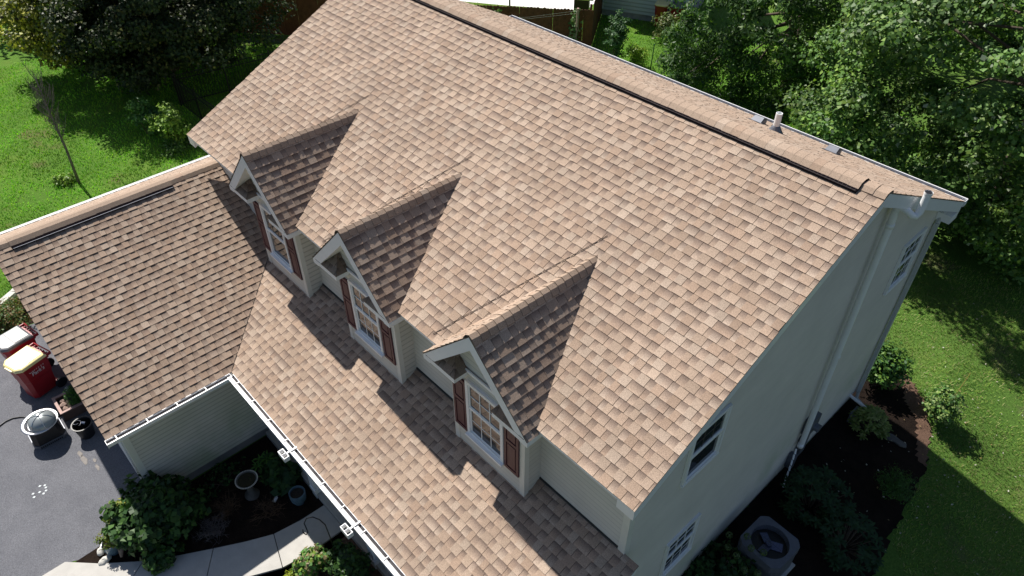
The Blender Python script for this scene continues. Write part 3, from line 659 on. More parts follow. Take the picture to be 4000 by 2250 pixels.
def crown_points(rng, C, Rr, nclump, per, cr, shell=.45, squash=.7, lobes=None, zmin=.15, flat=.65):
    C = np.array(C, float); Rr = np.array(Rr, float)
    d = unit(rng.normal(size=(nclump, 3))); rr = (shell + (1 - shell) * rng.random((nclump, 1)) ** .6)
    lump = 1 + .16 * np.sin(3 * d[:, :1] * 2 + 1.3) * np.cos(4 * d[:, 1:2]) + .1 * np.sin(7 * d[:, 2:3] + 3 * d[:, :1])
    cc = C + d * rr * Rr * lump; cc[:, 2] = np.maximum(cc[:, 2], zmin)
    k = (per * rng.uniform(.6, 1.4, nclump)).astype(int); idx = np.repeat(np.arange(nclump), k); n = len(idx)
    dd = unit(rng.normal(size=(n, 3))); rad_ = cr * rng.uniform(.7, 1.3, nclump)[idx][:, None] * rng.random((n, 1)) ** .45
    off = dd * rad_; off[:, 2] *= flat
    P = cc[idx] + off; outw = unit(P - C)
    N_ = unit(outw * .35 + dd * .45 + np.array([0, 0, .55]) + rng.normal(size=(n, 3)) * .42)
    return P, N_, idx, cc
def limbs(mb, base, top, targets, r0, rng, mi=0, bend=.15):
    base = Vector(base); top = Vector(top)
    mid = base.lerp(top, .5) + Vector((rng.normal() * bend * .5, rng.normal() * bend * .5, 0))
    mb.tube([base - Vector((0, 0, .05)), base + Vector((0, 0, .08)), mid, top], [r0 * 1.35, r0 * 1.05, r0 * .8, r0 * .5], 9)
    for t in targets:
        t = Vector(t); s = base.lerp(top, rng.uniform(.45, 1)); m = s.lerp(t, .5) + Vector((0, 0, .12 * (t - s).length))
        mb.tube([s, m, t], [r0 * .36, r0 * .2, r0 * .05], 6, cap=False)
def tree(name, label, base, C, Rr, nclump, per, cr, leaf, pal, r0=.16, seed=1, group=None, shell=.45, wts=None, bark=None, cat='tree', aspect=.55, zmin=.15, fold=.25, droop=0., flat=.65, crown='crown', trunk='trunk', clumpvar=.12, skirt=None):
    rng = np.random.default_rng(seed); t = thing(name, label, cat, base, 0, group, world=True)
    P, N_, idx, cc = crown_points(rng, C, Rr, nclump, per, cr, shell, zmin=zmin, flat=flat)
    if skirt:
        P2, N2, i2, c2 = crown_points(rng, skirt[0], skirt[1], skirt[2], per, cr, shell, zmin=zmin, flat=flat)
        P = np.concatenate([P, P2]); N_ = np.concatenate([N_, N2]); idx = np.concatenate([idx, i2 + nclump]); cc = np.concatenate([cc, c2]); nclump += skirt[2]
    n = len(P); L = leaf * rng.uniform(.65, 1.3, n)
    cols = palette(rng, n, pal, wts) * (1 + rng.uniform(-clumpvar, clumpvar, nclump))[idx][:, None]
    V, F, Cc = leaf_arrays(P, N_, L, L * aspect, cols, rng, fold, droop)
    np_mesh(crown, V, F, Cc, LEAF, t)
    b = MB(); sel = rng.choice(nclump, min(nclump, 26), replace=False)
    limbs(b, base, (C[0] * .7 + base[0] * .3, C[1] * .7 + base[1] * .3, C[2] + Rr[2] * .35), cc[sel], r0, rng)
    b.build(trunk, bark or BARK, t, smooth=True)
    return t
def bush(name, label, base, rx, ry, h, nclump, per, leaf, pal, seed, aspect=.6, cr=None, group=None, cat='bush', wts=None, shell=.25, stems=7, droop=0., crown='foliage'):
    rng = np.random.default_rng(seed); t = thing(name, label, cat, base, 0, group, world=True); x, y, z = base
    P, N_, idx, cc = crown_points(rng, (x, y, z + h * .52), (rx * .8, ry * .8, h * .42), nclump, per, cr or min(rx, ry) * .38, shell, zmin=z + .06)
    P[:, 2] = np.maximum(P[:, 2], z + .02)
    n = len(P); L = leaf * rng.uniform(.65, 1.3, n); cols = palette(rng, n, pal, wts) * (1 + rng.uniform(-.12, .12, nclump))[idx][:, None]
    V, F, Cc = leaf_arrays(P, N_, L, L * aspect, cols, rng, .2, droop); np_mesh(crown, V, F, Cc, LEAF, t)
    b = MB()
    for q in cc[rng.choice(nclump, min(nclump, stems), replace=False)]:
        q = Vector(q); s = Vector((x + rng.normal() * rx * .1, y + rng.normal() * ry * .1, z - .02)); b.tube([s, s.lerp(q, .5) + Vector((0, 0, .04)), q], [.014, .010, .004], 5, cap=False)
    b.build('stems', BARK, t)
    return t
def rosette(P, L, Wd, n, rng, pal, up=.5, spread=1.):
    """whorl of long leaves about a point, as arrays"""
    Vs, Cs = [], []
    for k in range(n):
        a = 2 * math.pi * k / n + rng.uniform(-.3, .3); l = L * rng.uniform(.7, 1.15); e = up * rng.uniform(.5, 1.3)
        d = np.array([math.cos(a), math.sin(a), 0]) * spread; s = np.array([-math.sin(a), math.cos(a), 0]); wd = Wd * rng.uniform(.8, 1.2)
        c = np.array(pal[rng.integers(len(pal))]) * rng.uniform(.8, 1.2)
        p0 = P; p1 = P + d * l * .35 + np.array([0, 0, e * l * .55]); p2 = P + d * l * .75 + np.array([0, 0, e * l * .65]); p3 = P + d * l + np.array([0, 0, e * l * .35])
        Vs += [p0 - s * wd * .12, p0 + s * wd * .12, p1 + s * wd * .5, p1 - s * wd * .5, p1 - s * wd * .5, p1 + s * wd * .5, p2 + s * wd * .45, p2 - s * wd * .45, p2 - s * wd * .45, p2 + s * wd * .45, p3 + s * wd * .04, p3 - s * wd * .04]
        Cs += [c] * 12
    return Vs, Cs
def rosette_plant(name, label, base, pts, L, Wd, n, pal, seed, group=None, cat='plant', up=.5, part_='leaves'):
    rng = np.random.default_rng(seed); t = thing(name, label, cat, base, 0, group, world=True); V, C = [], []
    for p in pts:
        v, c = rosette(np.array(p, float), L, Wd, n, rng, pal, up); V += v; C += c
    V = np.array(V); np_mesh(part_, V, np.arange(len(V)).reshape(-1, 4), np.clip(np.array(C), 0, 1), LEAF, t)
    b = MB()
    for p in pts: b.tube([(base[0] + (p[0] - base[0]) * .3, base[1] + (p[1] - base[1]) * .3, base[2]), p], [.012, .008], 5, cap=False)
    b.build('stems', BARK, t); return t

# ------------------------------------------------------------------ trees
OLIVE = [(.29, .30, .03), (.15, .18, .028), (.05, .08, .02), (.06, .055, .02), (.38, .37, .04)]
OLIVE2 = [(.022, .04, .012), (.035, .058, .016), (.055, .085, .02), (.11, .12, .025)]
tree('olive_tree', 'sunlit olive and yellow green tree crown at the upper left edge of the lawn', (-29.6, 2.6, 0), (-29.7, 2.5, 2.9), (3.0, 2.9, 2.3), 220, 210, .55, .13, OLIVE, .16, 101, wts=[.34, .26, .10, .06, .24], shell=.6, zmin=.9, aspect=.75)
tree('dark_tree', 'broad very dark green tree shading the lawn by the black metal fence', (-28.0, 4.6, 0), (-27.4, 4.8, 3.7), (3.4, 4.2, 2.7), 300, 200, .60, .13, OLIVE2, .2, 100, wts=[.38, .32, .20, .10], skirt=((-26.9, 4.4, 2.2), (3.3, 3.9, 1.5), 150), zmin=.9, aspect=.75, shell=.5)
DG = [(.035, .09, .018), (.06, .135, .024), (.12, .22, .03), (.024, .065, .018)]
MAPL = [(.09, .18, .045), (.125, .235, .05), (.18, .28, .055), (.05, .11, .03), (.36, .42, .28)]
tree('ash_tree', 'dark green tree with drooping leaf sprays behind the back roof edge', (-9.4, 20.6, 0), (-9.7, 19.1, 3.9), (3.1, 3.4, 3.8), 190, 250, .55, .17, DG, .2, 102, wts=[.35, .35, .15, .15], aspect=.32, droop=.6, shell=.6, flat=.55, clumpvar=.3)
tree('maple_tree', 'large spreading maple filling the upper right corner beside the lawn', (-1.2, 18.8, 0), (-1.3, 18.5, 4.9), (6.1, 5.5, 4.9), 520, 300, .74, .125, MAPL, .17, 103, wts=[.33, .32, .17, .15, .03], aspect=.8, shell=.78, flat=.5, clumpvar=.3)
tree('shade_tree', 'dark tree at the far left edge of the lawn', (-41.5, 4.5, 0), (-41.5, 4.5, 4.0), (5.5, 6.5, 4.2), 150, 70, .9, .30, DG, .25, 104, aspect=.6)
tree('shade_tree', 'low dark tree cut off by the upper left edge of the photo', (-42.0, -4.6, 0), (-42.0, -4.4, 3.7), (3.2, 2.8, 3.0), 90, 90, .8, .25, DG, .2, 105, aspect=.6)
tree('backyard_tree', 'dark crown behind the broad dark tree along the wood fence', (-36.5, 11.5, 0), (-36.5, 11.5, 4.2), (5.0, 5.5, 4.2), 130, 80, .9, .28, DG, .2, 106, aspect=.6)
tree('backyard_tree', 'dark tree farthest back between the drooping tree and the maple', (-8.5, 29.5, 0), (-8.5, 29.0, 4.6), (5.5, 5.0, 4.6), 170, 80, .9, .26, DG, .25, 107, aspect=.6)
tree('backyard_tree', 'dark tree behind the maple at the right edge', (6.5, 25.5, 0), (6.5, 25.0, 5.0), (6.0, 5.0, 5.0), 170, 80, .9, .26, DG, .25, 108, aspect=.6)
bush('lilac_bush', 'loose green bush at the foot of the drooping tree, left of its trunk', (-12.3, 18.6, 0), 1.5, 1.4, 2.2, 80, 60, .14, [(.03, .08, .02), (.045, .11, .022), (.07, .14, .026)], 111, aspect=.4)
bush('sumac_bush', 'bush with light yellow green sprays in front of the neighbouring bins', (-16.0, 21.9, 0), .9, .9, 1.2, 36, 34, .14, [(.10, .15, .03), (.14, .15, .04), (.05, .10, .02)], 112, aspect=.5)
bush('understory_bush', 'small green bush in the dark gap between drooping tree and maple', (-6.6, 20.2, 0), .9, .8, 1.3, 30, 50, .12, [(.025, .065, .018), (.04, .09, .02)], 113)
bush('understory_bush', 'sunlit green bush below the maple near the back gutter', (-4.4, 14.0, 0), 1.1, 1.0, 1.6, 50, 55, .13, [(.03, .08, .02), (.05, .12, .025), (.02, .05, .015)], 114)
bush('autumn_bush', 'small yellow and copper leaved bush just behind the white vent pipe', (-5.2, 14.9, 0), .45, .45, 1.1, 16, 28, .10, [(.30, .22, .05), (.22, .14, .04), (.12, .16, .03)], 115)
bush('arborvitae', 'narrow upright evergreen in front of the dark wood fence', (-16.2, 18.6, 0), .62, .62, 2.15, 60, 45, .12, [(.03, .09, .03), (.05, .13, .04), (.08, .16, .05)], 116, aspect=.4, cr=.2, cat='evergreen')
bush('golden_shrub', 'bright lime green shrub right of the narrow evergreen', (-15.35, 18.75, 0), .62, .55, 1.0, 34, 55, .09, [(.25, .38, .03), (.17, .30, .03), (.32, .40, .05)], 117, aspect=.5)
bush('lawn_shrub', 'dark green shrub half in the shade of the dark tree', (-23.4, 1.65, 0), .62, .62, 1.35, 34, 50, .12, [(.09, .22, .045), (.14, .29, .06), (.05, .12, .03)], 118)
bush('lawn_shrub', 'yellow green shrub in sun between fence and roof corner', (-22.05, 2.1, 0), .66, .66, 1.45, 40, 55, .12, [(.20, .34, .045), (.28, .42, .06), (.10, .19, .03)], 119)
bush('weed_clump', 'low weeds round the foot of the yellow green shrub', (-21.6, 2.0, 0), .7, .9, .3, 20, 40, .10, [(.10, .20, .03), (.07, .14, .03)], 120, cat='weeds')
bush('weed_clump', 'low lime weeds at the foot of the bare sapling', (-22.0, -1.55, 0), .45, .4, .3, 12, 40, .09, [(.22, .34, .05), (.14, .24, .04)], 121, cat='weeds')
# bare sapling
rng = np.random.default_rng(5); t = thing('bare_sapling', 'thin leafless sapling with grey twigs standing on the sunny lawn', 'sapling', (-21.77, -1.32, 0), world=True)
b = MB(); base = Vector((-21.77, -1.32, 0)); top = Vector((-21.55, -1.25, 3.7)); b.tube([base, base.lerp(top, .35) + Vector((.03, .03, 0)), base.lerp(top, .7), top], [.05, .036, .024, .006], 7); b.build('trunk', GBARK, t, smooth=True)
b = MB()
for k in range(32):
    f = rng.uniform(.42, .98); s = base.lerp(top, f); a = rng.uniform(0, 6.283); l = rng.uniform(.5, 1.0) * (1.15 - .5 * f)
    d = Vector((math.cos(a) * .55, math.sin(a) * .55, 1)).normalized(); e = s + d * l; m = s.lerp(e, .5) + Vector((math.cos(a), math.sin(a), 0)) * .05
    b.tube([s, m, e], [.012, .008, .003], 5, cap=False)
    for j in range(5):
        g = s.lerp(e, rng.uniform(.3, .95)); a2 = rng.uniform(0, 6.283); b.tube([g, g + Vector((math.cos(a2) * .5, math.sin(a2) * .5, 1)).normalized() * rng.uniform(.15, .4)], [.006, .002], 4, cap=False)
b.build('twigs', GBARK, t)
# ------------------------------------------------------------------ fences
def wood_fence(label, p0, p1, h, seed, posts=True):
    rr = random.Random(seed); t = thing('wood_fence', label, 'fence', (p0[0], p0[1], 0), world=True); d = Vector((p1[0] - p0[0], p1[1] - p0[1], 0)); L = d.length; d.normalize(); n = Vector((-d.y, d.x, 0))
    b = MB(); k = 0.; P0 = Vector((*p0, 0))
    while k < L:
        wv = .14; z = h + rr.uniform(-.015, .015); c = P0 + d * (k + wv / 2); kk = rr.uniform(.7, 1.25)
        A = [c - d * wv / 2, c + d * wv / 2]; pr = [(-wv / 2, .03), (wv / 2, .03), (wv / 2, z - .04), (wv / 2 - .03, z), (-wv / 2 + .03, z), (-wv / 2, z - .04)]
        m = len(pr); tl = rr.uniform(-.006, .006)
        v = [c + d * a + n * (.0 + tl) + Vector((0, 0, zz)) for a, zz in pr] + [c + d * a + n * (.018 + tl) + Vector((0, 0, zz)) for a, zz in pr]
        b.add(v, [tuple(range(m)), tuple(range(m, 2 * m))[::-1]] + [(i, (i + 1) % m, (i + 1) % m + m, i + m) for i in range(m)])
        k += wv + (.010 if rr.random() < .12 else .0008)
    b.build('fence_boards', FENCE, t)
    for z in (.35, 1.4):
        b = MB(); c = P0 + d * L / 2 - n * (-.045) + Vector((0, 0, z)); b.obox(c, d * L / 2, n * .018, (0, 0, .045)); b.build('rail', FENCE, t)
    for i in range(int(L / 2.4) + 1):
        b = MB(); c = P0 + d * min(L - .06, i * 2.4 + .05) + n * .115; b.obox(c + Vector((0, 0, h / 2 - .03)), d * .045, n * .045, (0, 0, h / 2 - .03)); b.build('post', FENCE, t)
wood_fence('long dark stained wood board fence running behind the house to the dark tree', (-31.6, 6.75), (-17.62, 18.58), 1.75, 1)
wood_fence('short return of the dark wood fence running back beside the neighbouring white siding', (-17.75, 18.75), (-20.2, 22.2), 1.95, 2)
def metal_fence(label, p0, p1):
    t = thing('metal_fence', label, 'fence', (p0[0], p0[1], 0), world=True); d = Vector((p1[0] - p0[0], p1[1] - p0[1], 0)); L = d.length; d.normalize(); n = Vector((-d.y, d.x, 0)); P0 = Vector((*p0, 0))
    b = MB()
    for z in (1.19, 1.02, .13): b.obox(P0 + d * L / 2 + Vector((0, 0, z)), d * L / 2, n * .014, (0, 0, .014))
    k = .1
    while k < L: b.obox(P0 + d * k + Vector((0, 0, .63)), d * .008, n * .008, (0, 0, .545)); k += .105
    b.build('pickets', DARKM, t)
    for i in range(int(L / 1.8) + 1):
        b = MB(); b.obox(P0 + d * (i * 1.8) + Vector((0, 0, .64)), d * .028, n * .028, (0, 0, .64)); b.obox(P0 + d * (i * 1.8) + Vector((0, 0, 1.29)), d * .034, n * .034, (0, 0, .012)); b.build('post', DARKM, t)
metal_fence('black metal picket fence with shiny top rail running from its corner behind the roof corner', (-24.7, 3.42), (-15.5, 3.52))
metal_fence('black metal picket fence running back from its corner under the dark tree', (-24.7, 3.5), (-23.3, 12.9))
# ------------------------------------------------------------------ neighbour
t = thing('neighbor_house', 'white sided neighbouring house beyond the fence', 'house', (-17, 26, 0), world=True)
d = Vector((.905, .426, 0)).normalized(); n = Vector((d.y, -d.x, 0)); P0 = Vector((-20.13, 22.06, 0))
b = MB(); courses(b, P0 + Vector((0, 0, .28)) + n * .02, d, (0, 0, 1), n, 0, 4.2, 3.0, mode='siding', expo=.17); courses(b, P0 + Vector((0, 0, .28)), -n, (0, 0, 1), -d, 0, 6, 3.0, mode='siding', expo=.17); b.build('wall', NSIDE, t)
b = MB(); b.obox(P0 + d * 2.1 - n * 3 + Vector((0, 0, .13)), d * 2.09, n * 2.99, (0, 0, .15)); b.build('foundation', mat('patchy_stucco', (.38, .38, .40), .9, var=.45, nscale=1.6, bmp=.3), t)
b = MB(); c0 = P0 + d * 2.1 - n * 3 + Vector((0, 0, 3.28))
v = [c0 + d * a + n * e + Vector((0, 0, z)) for a, e, z in ((-2.4, 3.35, -.05), (2.4, 3.35, -.05), (2.4, 0, 1.6), (-2.4, 0, 1.6), (-2.4, -3.35, -.05), (2.4, -3.35, -.05))]
b.add(v + [p - Vector((0, 0, .12)) for p in v], [(0, 1, 2, 3), (3, 2, 5, 4), (9, 8, 7, 6), (10, 11, 8, 9), (0, 6, 7, 1), (4, 5, 11, 10), (0, 3, 9, 6), (3, 4, 10, 9), (1, 7, 8, 2), (2, 8, 11, 5)]); b.build('roof', mat('grey_shingle', (.12, .12, .12), .9), t)
b = MB(); b.obox(P0 + n * .022 + d * .05 + Vector((0, 0, 1.75)), d * .05, n * .012, (0, 0, 1.45)); b.build('corner_trim', WHITE, t)
# ------------------------------------------------------------------ wheelie bins
def text_mesh(txt, size, m, parent, M, name='lettering', ext=.002):
    cu = bpy.data.curves.new('txt', 'FONT'); cu.body = txt; cu.size = size; cu.extrude = ext; cu.align_x = 'CENTER'; cu.shear = .25; cu.resolution_u = 3
    to = bpy.data.objects.new('txt', cu); COL.objects.link(to); bpy.context.view_layer.update()
    me = bpy.data.meshes.new_from_object(to.evaluated_get(bpy.context.evaluated_depsgraph_get())); COL.objects.unlink(to); bpy.data.objects.remove(to)
    me.transform(M); me.materials.clear(); me.materials.append(m); o = bpy.data.objects.new(name, me); COL.objects.link(o)
    if parent: o.parent = parent
    return o
LETTER = mat('lettering_white', (.75, .72, .72), .6, var=.05)
def bin_(label, lidm, loc, rz, group='red wheeled rubbish bins'):
    t = thing('trash_bin', label, 'bin', loc, rz, group); hw0, hd0, hw1, hd1 = .21, .25, .285, .34
    b = MB(); zs = [(.06, hw0, hd0, -.03), (.55, .245, .285, -.015), (.60, .258, .30, -.01), (.93, hw1 - .01, hd1 - .01, 0), (.935, hw1 + .015, hd1 + .015, 0), (1.0, hw1 + .02, hd1 + .02, 0)]
    V = []
    for z, x, y, o_ in zs:
        ch = x * .35; V += [(x, -y + ch + o_, z), (x, y, z), (-x, y, z), (-x, -y + ch + o_, z), (-x + ch, -y + o_, z), (x - ch, -y + o_, z)]
    F = [(i * 6 + k, i * 6 + (k + 1) % 6, (i + 1) * 6 + (k + 1) % 6, (i + 1) * 6 + k) for i in range(5) for k in range(6)] + [(5, 4, 3, 2, 1, 0), tuple(range(30, 36))]
    b.add(V, F); b.obox((.0, hd0 + .03, .13), (.26, 0, 0), (0, .04, 0), (0, 0, .05)); b.build('body', BRED, t)
    b = MB(); x, y = hw1 + .03, hd1 + .03; ch = .11
    rg = [(x, -y + ch), (x, y - .05), (-x, y - .05), (-x, -y + ch), (-x + ch, -y), (x - ch, -y)]
    def ring(s, z): return [(px * s, (py + .03) * s - .03, z) for px, py in rg]
    V = ring(1, 1.0) + ring(1.0, 1.035) + ring(.95, 1.065) + ring(.85, 1.078)
    b.add(V, [(i * 6 + k, i * 6 + (k + 1) % 6, (i + 1) * 6 + (k + 1) % 6, (i + 1) * 6 + k) for i in range(3) for k in range(6)] + [(5, 4, 3, 2, 1, 0), tuple(range(18, 24))])
    b.box(-x * .80, x * .80, -.06, y * .72, 1.0785, 1.088); b.box(-.12, .12, -y - .02, -y + .05, 1.01, 1.045)
    b.build('lid', lidm, t)
    b = MB(); b.tube([(-hw1, hd1 + .09, 1.03), (hw1, hd1 + .09, 1.03)], .016, 8)
    for s in (-1, 1): b.obox((s * hw1, hd1 + .04, 1.0), (.012, 0, 0), (0, .06, 0), (0, 0, .035))
    for k in range(5): b.obox((-.2 + .1 * k, hd1 + .035, .97), (.006, 0, 0), (0, .03, 0), (0, 0, .04))
    b.build('handle', BRED, t)
    for s in (-1, 1):
        M_ = Matrix.Translation((s * .30, hd0 + .06, .13)) @ Matrix.Rotation(math.pi / 2, 4, 'Y')
        b = MB(); b.lathe([(.0, -.03), (.12, -.03), (.13, -.02), (.13, .02), (.12, .03), (.0, .03)], (0, 0, 0), 20, M=M_); b.build('wheel', BLACK, t)
    for s in (1, -1):
        Mx = Matrix.Translation((s * .276, .02, .77)) @ Matrix.Rotation(s * math.pi / 2, 4, 'Z') @ Matrix.Rotation(math.pi / 2 - .085, 4, 'X')
        g = text_mesh('COWW', .105, LETTER, t, Mx @ Matrix.Translation((0, .055, 0)), 'logo_lettering'); g['label'] = 'upper line of the pale bin lettering'
        g = text_mesh("Park's", .125, LETTER, t, Mx @ Matrix.Translation((0, -.045, 0)), 'logo_lettering')
    return t
bin_('red bin with yellow lid, glare painted in, standing nearest the garage', BYEL, (-13.20, -5.02, .004), rad(19))
BLID = mat('black_lid', (.09, .09, .10), .3, var=.6, nscale=3, spec=1.)
bin_('red bin with black lid behind the yellow lidded one, by the barberry', BLID, (-14.08, -5.02, .004), rad(13))
bin_('red bin with yellow lid against the neighbouring white siding', BYEL, (-17.35, 23.0, 0), rad(25 + 0))
bin_('red bin with black lid beside the neighbouring yellow lidded bin, half hidden by leaves', BLID, (-16.72, 23.32, 0), rad(25))
# ------------------------------------------------------------------ driveway things
t = thing('fire_pit', 'steel fire pit with glass domed screen and silver rim on the asphalt', 'fire pit', (-11.74, -5.36, .004))
b = MB(); h = .33; c_ = .09; oc = [(h, -h + c_), (h, h - c_), (h - c_, h), (-h + c_, h), (-h, h - c_), (-h, -h + c_), (-h + c_, -h), (h - c_, -h)]
b.prism(oc, .0, .10); b.build('base', GREYM, t)
b = MB(); oc2 = [(x * .96, y * .96) for x, y in oc]; V = [(x, y, .104) for x, y in oc2] + [(x * .84, y * .84, .45) for x, y in oc2]; b.add(V, [(i, (i + 1) % 8, (i + 1) % 8 + 8, i + 8) for i in range(8)]); b.build('body', DARKM, t)
b = MB(); b.lathe([(.36, .452), (.375, .465), (.36, .475), (.27, .462), (.25, .42), (.12, .36), (.0, .35)], (0, 0, 0), 40); b.build('rim', STEEL, t, smooth=True)
Md = Matrix.Translation((.07, .04, .475)) @ Matrix.Rotation(rad(0), 4, 'X')
b = MB(); b.lathe([(.275, 0), (.27, .05), (.24, .12), (.17, .18), (.08, .21), (0.001, .215)], (0, 0, 0), 28, M=Md)
DOME, nt_, nd_, b_, lk_ = newmat('screen_mesh'); b_.inputs['Base Color'].default_value = (.30, .33, .34, 1); b_.inputs['Metallic'].default_value = .3; b_.inputs['Roughness'].default_value = .28
dm_ = b.build('dome_screen', DOME, t, smooth=True)
b = MB()
for a in (0, 1.05, 2.1): b.tube([Md @ Vector((r_ * math.cos(a), r_ * math.sin(a), z + .006)) for r_, z in ((.275, 0), (.27, .05), (.24, .12), (.17, .18), (.08, .21), (0, .217), (-.08, .21), (-.17, .18), (-.24, .12), (-.27, .05), (-.275, 0))], .006, 6)
b.tube([Md @ Vector((.277 * math.cos(a * .2244), .277 * math.sin(a * .2244), .004)) for a in range(29)], .009, 6)
b.tube([Md @ Vector((0, 0, .215)), Md @ Vector((0, 0, .25))], [.012, .022], 10); b.build('dome_frame', STEEL, dm_)
b = MB()
for s in range(12): b.box(h + .001, h + .005, -.23 + s * .038, -.205 + s * .038, .03, .075)
for s in range(12): b.box(-.23 + s * .038, -.205 + s * .038, -h - .005, -h - .001, .03, .075)
b.build('vent_pattern', BLACK, t)
t = thing('planter_box', 'square timber planter with pale pink rim beside the garage corner', 'planter', (-12.15, -4.66, .004))
b = MB()
for (x0, x1, y0, y1) in ((-.29, .29, -.29, -.26), (-.29, .29, .26, .29), (-.29, -.26, -.259, .259), (.26, .29, -.259, .259)): b.box(x0, x1, y0, y1, 0, .26)
b.build('walls', mat('dark_timber', (.13, .08, .065), .8), t)
b = MB()
for (x0, x1, y0, y1) in ((-.31, .31, -.31, -.25), (-.31, .31, .25, .31), (-.31, -.25, -.249, .249), (.25, .31, -.249, .249)): b.box(x0, x1, y0, y1, .262, .285)
b.build('rim', PINKW, t); b = MB(); b.box(-.255, .255, -.255, .255, .02, .20); b.build('soil', SOILM, t)
bush('dwarf_conifer', 'small bright green conifer growing in the timber planter', (-12.05, -4.52, .2), .24, .24, .48, 40, 60, .05, [(.05, .14, .02), (.08, .20, .03), (.03, .08, .02)], 131, aspect=.3, cr=.09, cat='conifer')
def rock(name, label, c, r, seed, m, sq=.6, cat='rock', group=None):
    rr = np.random.default_rng(seed); b = MB(); prof = [(0.01, -1), (.6, -.8), (.95, -.3), (1, .1), (.8, .6), (.4, .9), (.01, 1)]
    V = []; n = 14
    for i, (a, z) in enumerate(prof):
        for k in range(n):
            th = 2 * math.pi * k / n; f = 1 + .16 * math.sin(2 * th + seed + i) + .10 * math.cos(5 * th + seed * 2 + i * 1.3); V.append((a * r * f * math.cos(th) * 1.15, a * r * f * math.sin(th) * .9, z * r * sq * f))
    b.add(V, [(i * n + k, i * n + (k + 1) % n, (i + 1) * n + (k + 1) % n, (i + 1) * n + k) for i in range(6) for k in range(n)])
    o = b.build(name, m, smooth=True); o.location = c; o.rotation_euler = (0, 0, seed); return tag(o, label, cat, group)
PROCK = mat('pink_rock', (.34, .24, .20), .9, var=.2, nscale=12, bmp=.4)
rock('rock', 'pinkish rock in the timber planter, nearest its left front corner', (-12.28, -4.82, .23), .055, 1, PROCK)
rock('rock', 'pinkish rock in the timber planter at the middle of its front edge', (-12.14, -4.84, .23), .075, 2, PROCK)
rock('rock', 'pinkish rock in the timber planter nearest the bucket', (-12.00, -4.83, .23), .06, 3, PROCK)
t = thing('bucket', 'black plastic tub between planter and roof edge', 'bucket', (-11.17, -4.72, .004))
b = MB(); b.lathe([(.0, .0), (.15, 0), (.19, .34), (.215, .35), (.215, .37), (.19, .37), (.18, .34), (.145, .03), (.0, .03)], (0, 0, 0), 28); b.build('tub', BLACK, t)
b = MB(); b.tube([(.0, .0, 0), (.06, .05, .0)], .035, 14); o = b.build('mug', STEEL, None); o.location = (-11.22, -4.70, .34); tag(o, 'shiny steel can lying in the black tub', 'can')
b = MB(); b.tube([(.07 * math.cos(a * .4), .07 * math.sin(a * .4), .004 * a) for a in range(17)], .005, 6); o = b.build('wire_loop', STEEL, None); o.location = (-11.27, -4.78, .33); tag(o, 'thin wire loop hanging over the rim of the black tub', 'wire')
b = MB(); b.tube([(-12.72, -6.5, .02), (-12.72, -6.08, .02), (-12.77, -5.94, .02), (-12.76, -5.8, .02), (-12.68, -5.66, .02), (-12.57, -5.56, .02), (-12.35, -5.3, .02), (-12.12, -5.04, .02), (-12.1, -4.95, .02)], .014, 8); tag(b.build('garden_hose', BLACK, smooth=True), 'black hose running across the asphalt to the fire pit', 'hose')
b = MB(); b.lathe([(.0, 0), (.045, 0), (.045, .16), (.036, .16), (.036, .04), (.0, .04)], (-12.70, -4.60, .004), 16); tag(b.build('pipe_stub', PVC), 'short white pipe standing behind the timber planter', 'pipe')
b = MB(); rr = random.Random(4)
for x, y in ((-10.47, -5.92), (-10.42, -5.84), (-10.35, -5.84), (-10.27, -5.86), (-10.23, -5.92), (-10.32, -5.97), (-10.37, -6.08), (-10.27, -6.09)):
    b.obox((x, y, .0105), (.016, .014, 0), (-.012, .018, 0), (0, 0, .0008))
struct(b.build('chalk_marks', mat('chalk', (.62, .66, .68), .95, var=.2, nscale=50)))
b = MB()
for x, y, rx_, ry_ in ((-10.74, -5.03, .10, .04), (-10.52, -5.02, .15, .05), (-10.36, -4.86, .06, .03), (-10.14, -4.88, .10, .03)):
    b.add([(x + rx_ * math.cos(a * .4488) * (1 + .15 * math.sin(3 * a)), y + ry_ * math.sin(a * .4488) * (1 + .2 * math.cos(2 * a)), .0095) for a in range(14)], [tuple(range(14))])
struct(b.build('asphalt_stains', mat('tan_stain', (.245, .225, .21), .95, var=.15, nscale=20)))
b = MB(); pts_ = [(-16.6, -5.6), (-16.97, -5.0), (-17.28, -4.5), (-17.6, -4.1), (-17.9, -3.5)]
for (x0, y0), (x1, y1) in zip(pts_, pts_[1:]):
    dx = Vector((x1 - x0, y1 - y0, 0)); c = Vector(((x0 + x1) / 2, (y0 + y1) / 2, .06)); b.obox(c, dx * .48, dx.normalized().cross(Vector((0, 0, 1))) * .09, (0, 0, .06))
tag(b.build('landscape_edging', LSTONE), 'row of pale stone edging curving between lawn and barberry bed', 'edging')
bush('barberry_bush', 'rusty green barberry bush at the edge of the driveway', (-16.15, -4.85, 0), .75, .5, .5, 60, 60, .06, [(.14, .13, .03), (.20, .12, .04), (.06, .13, .03), (.10, .18, .04)], 132)
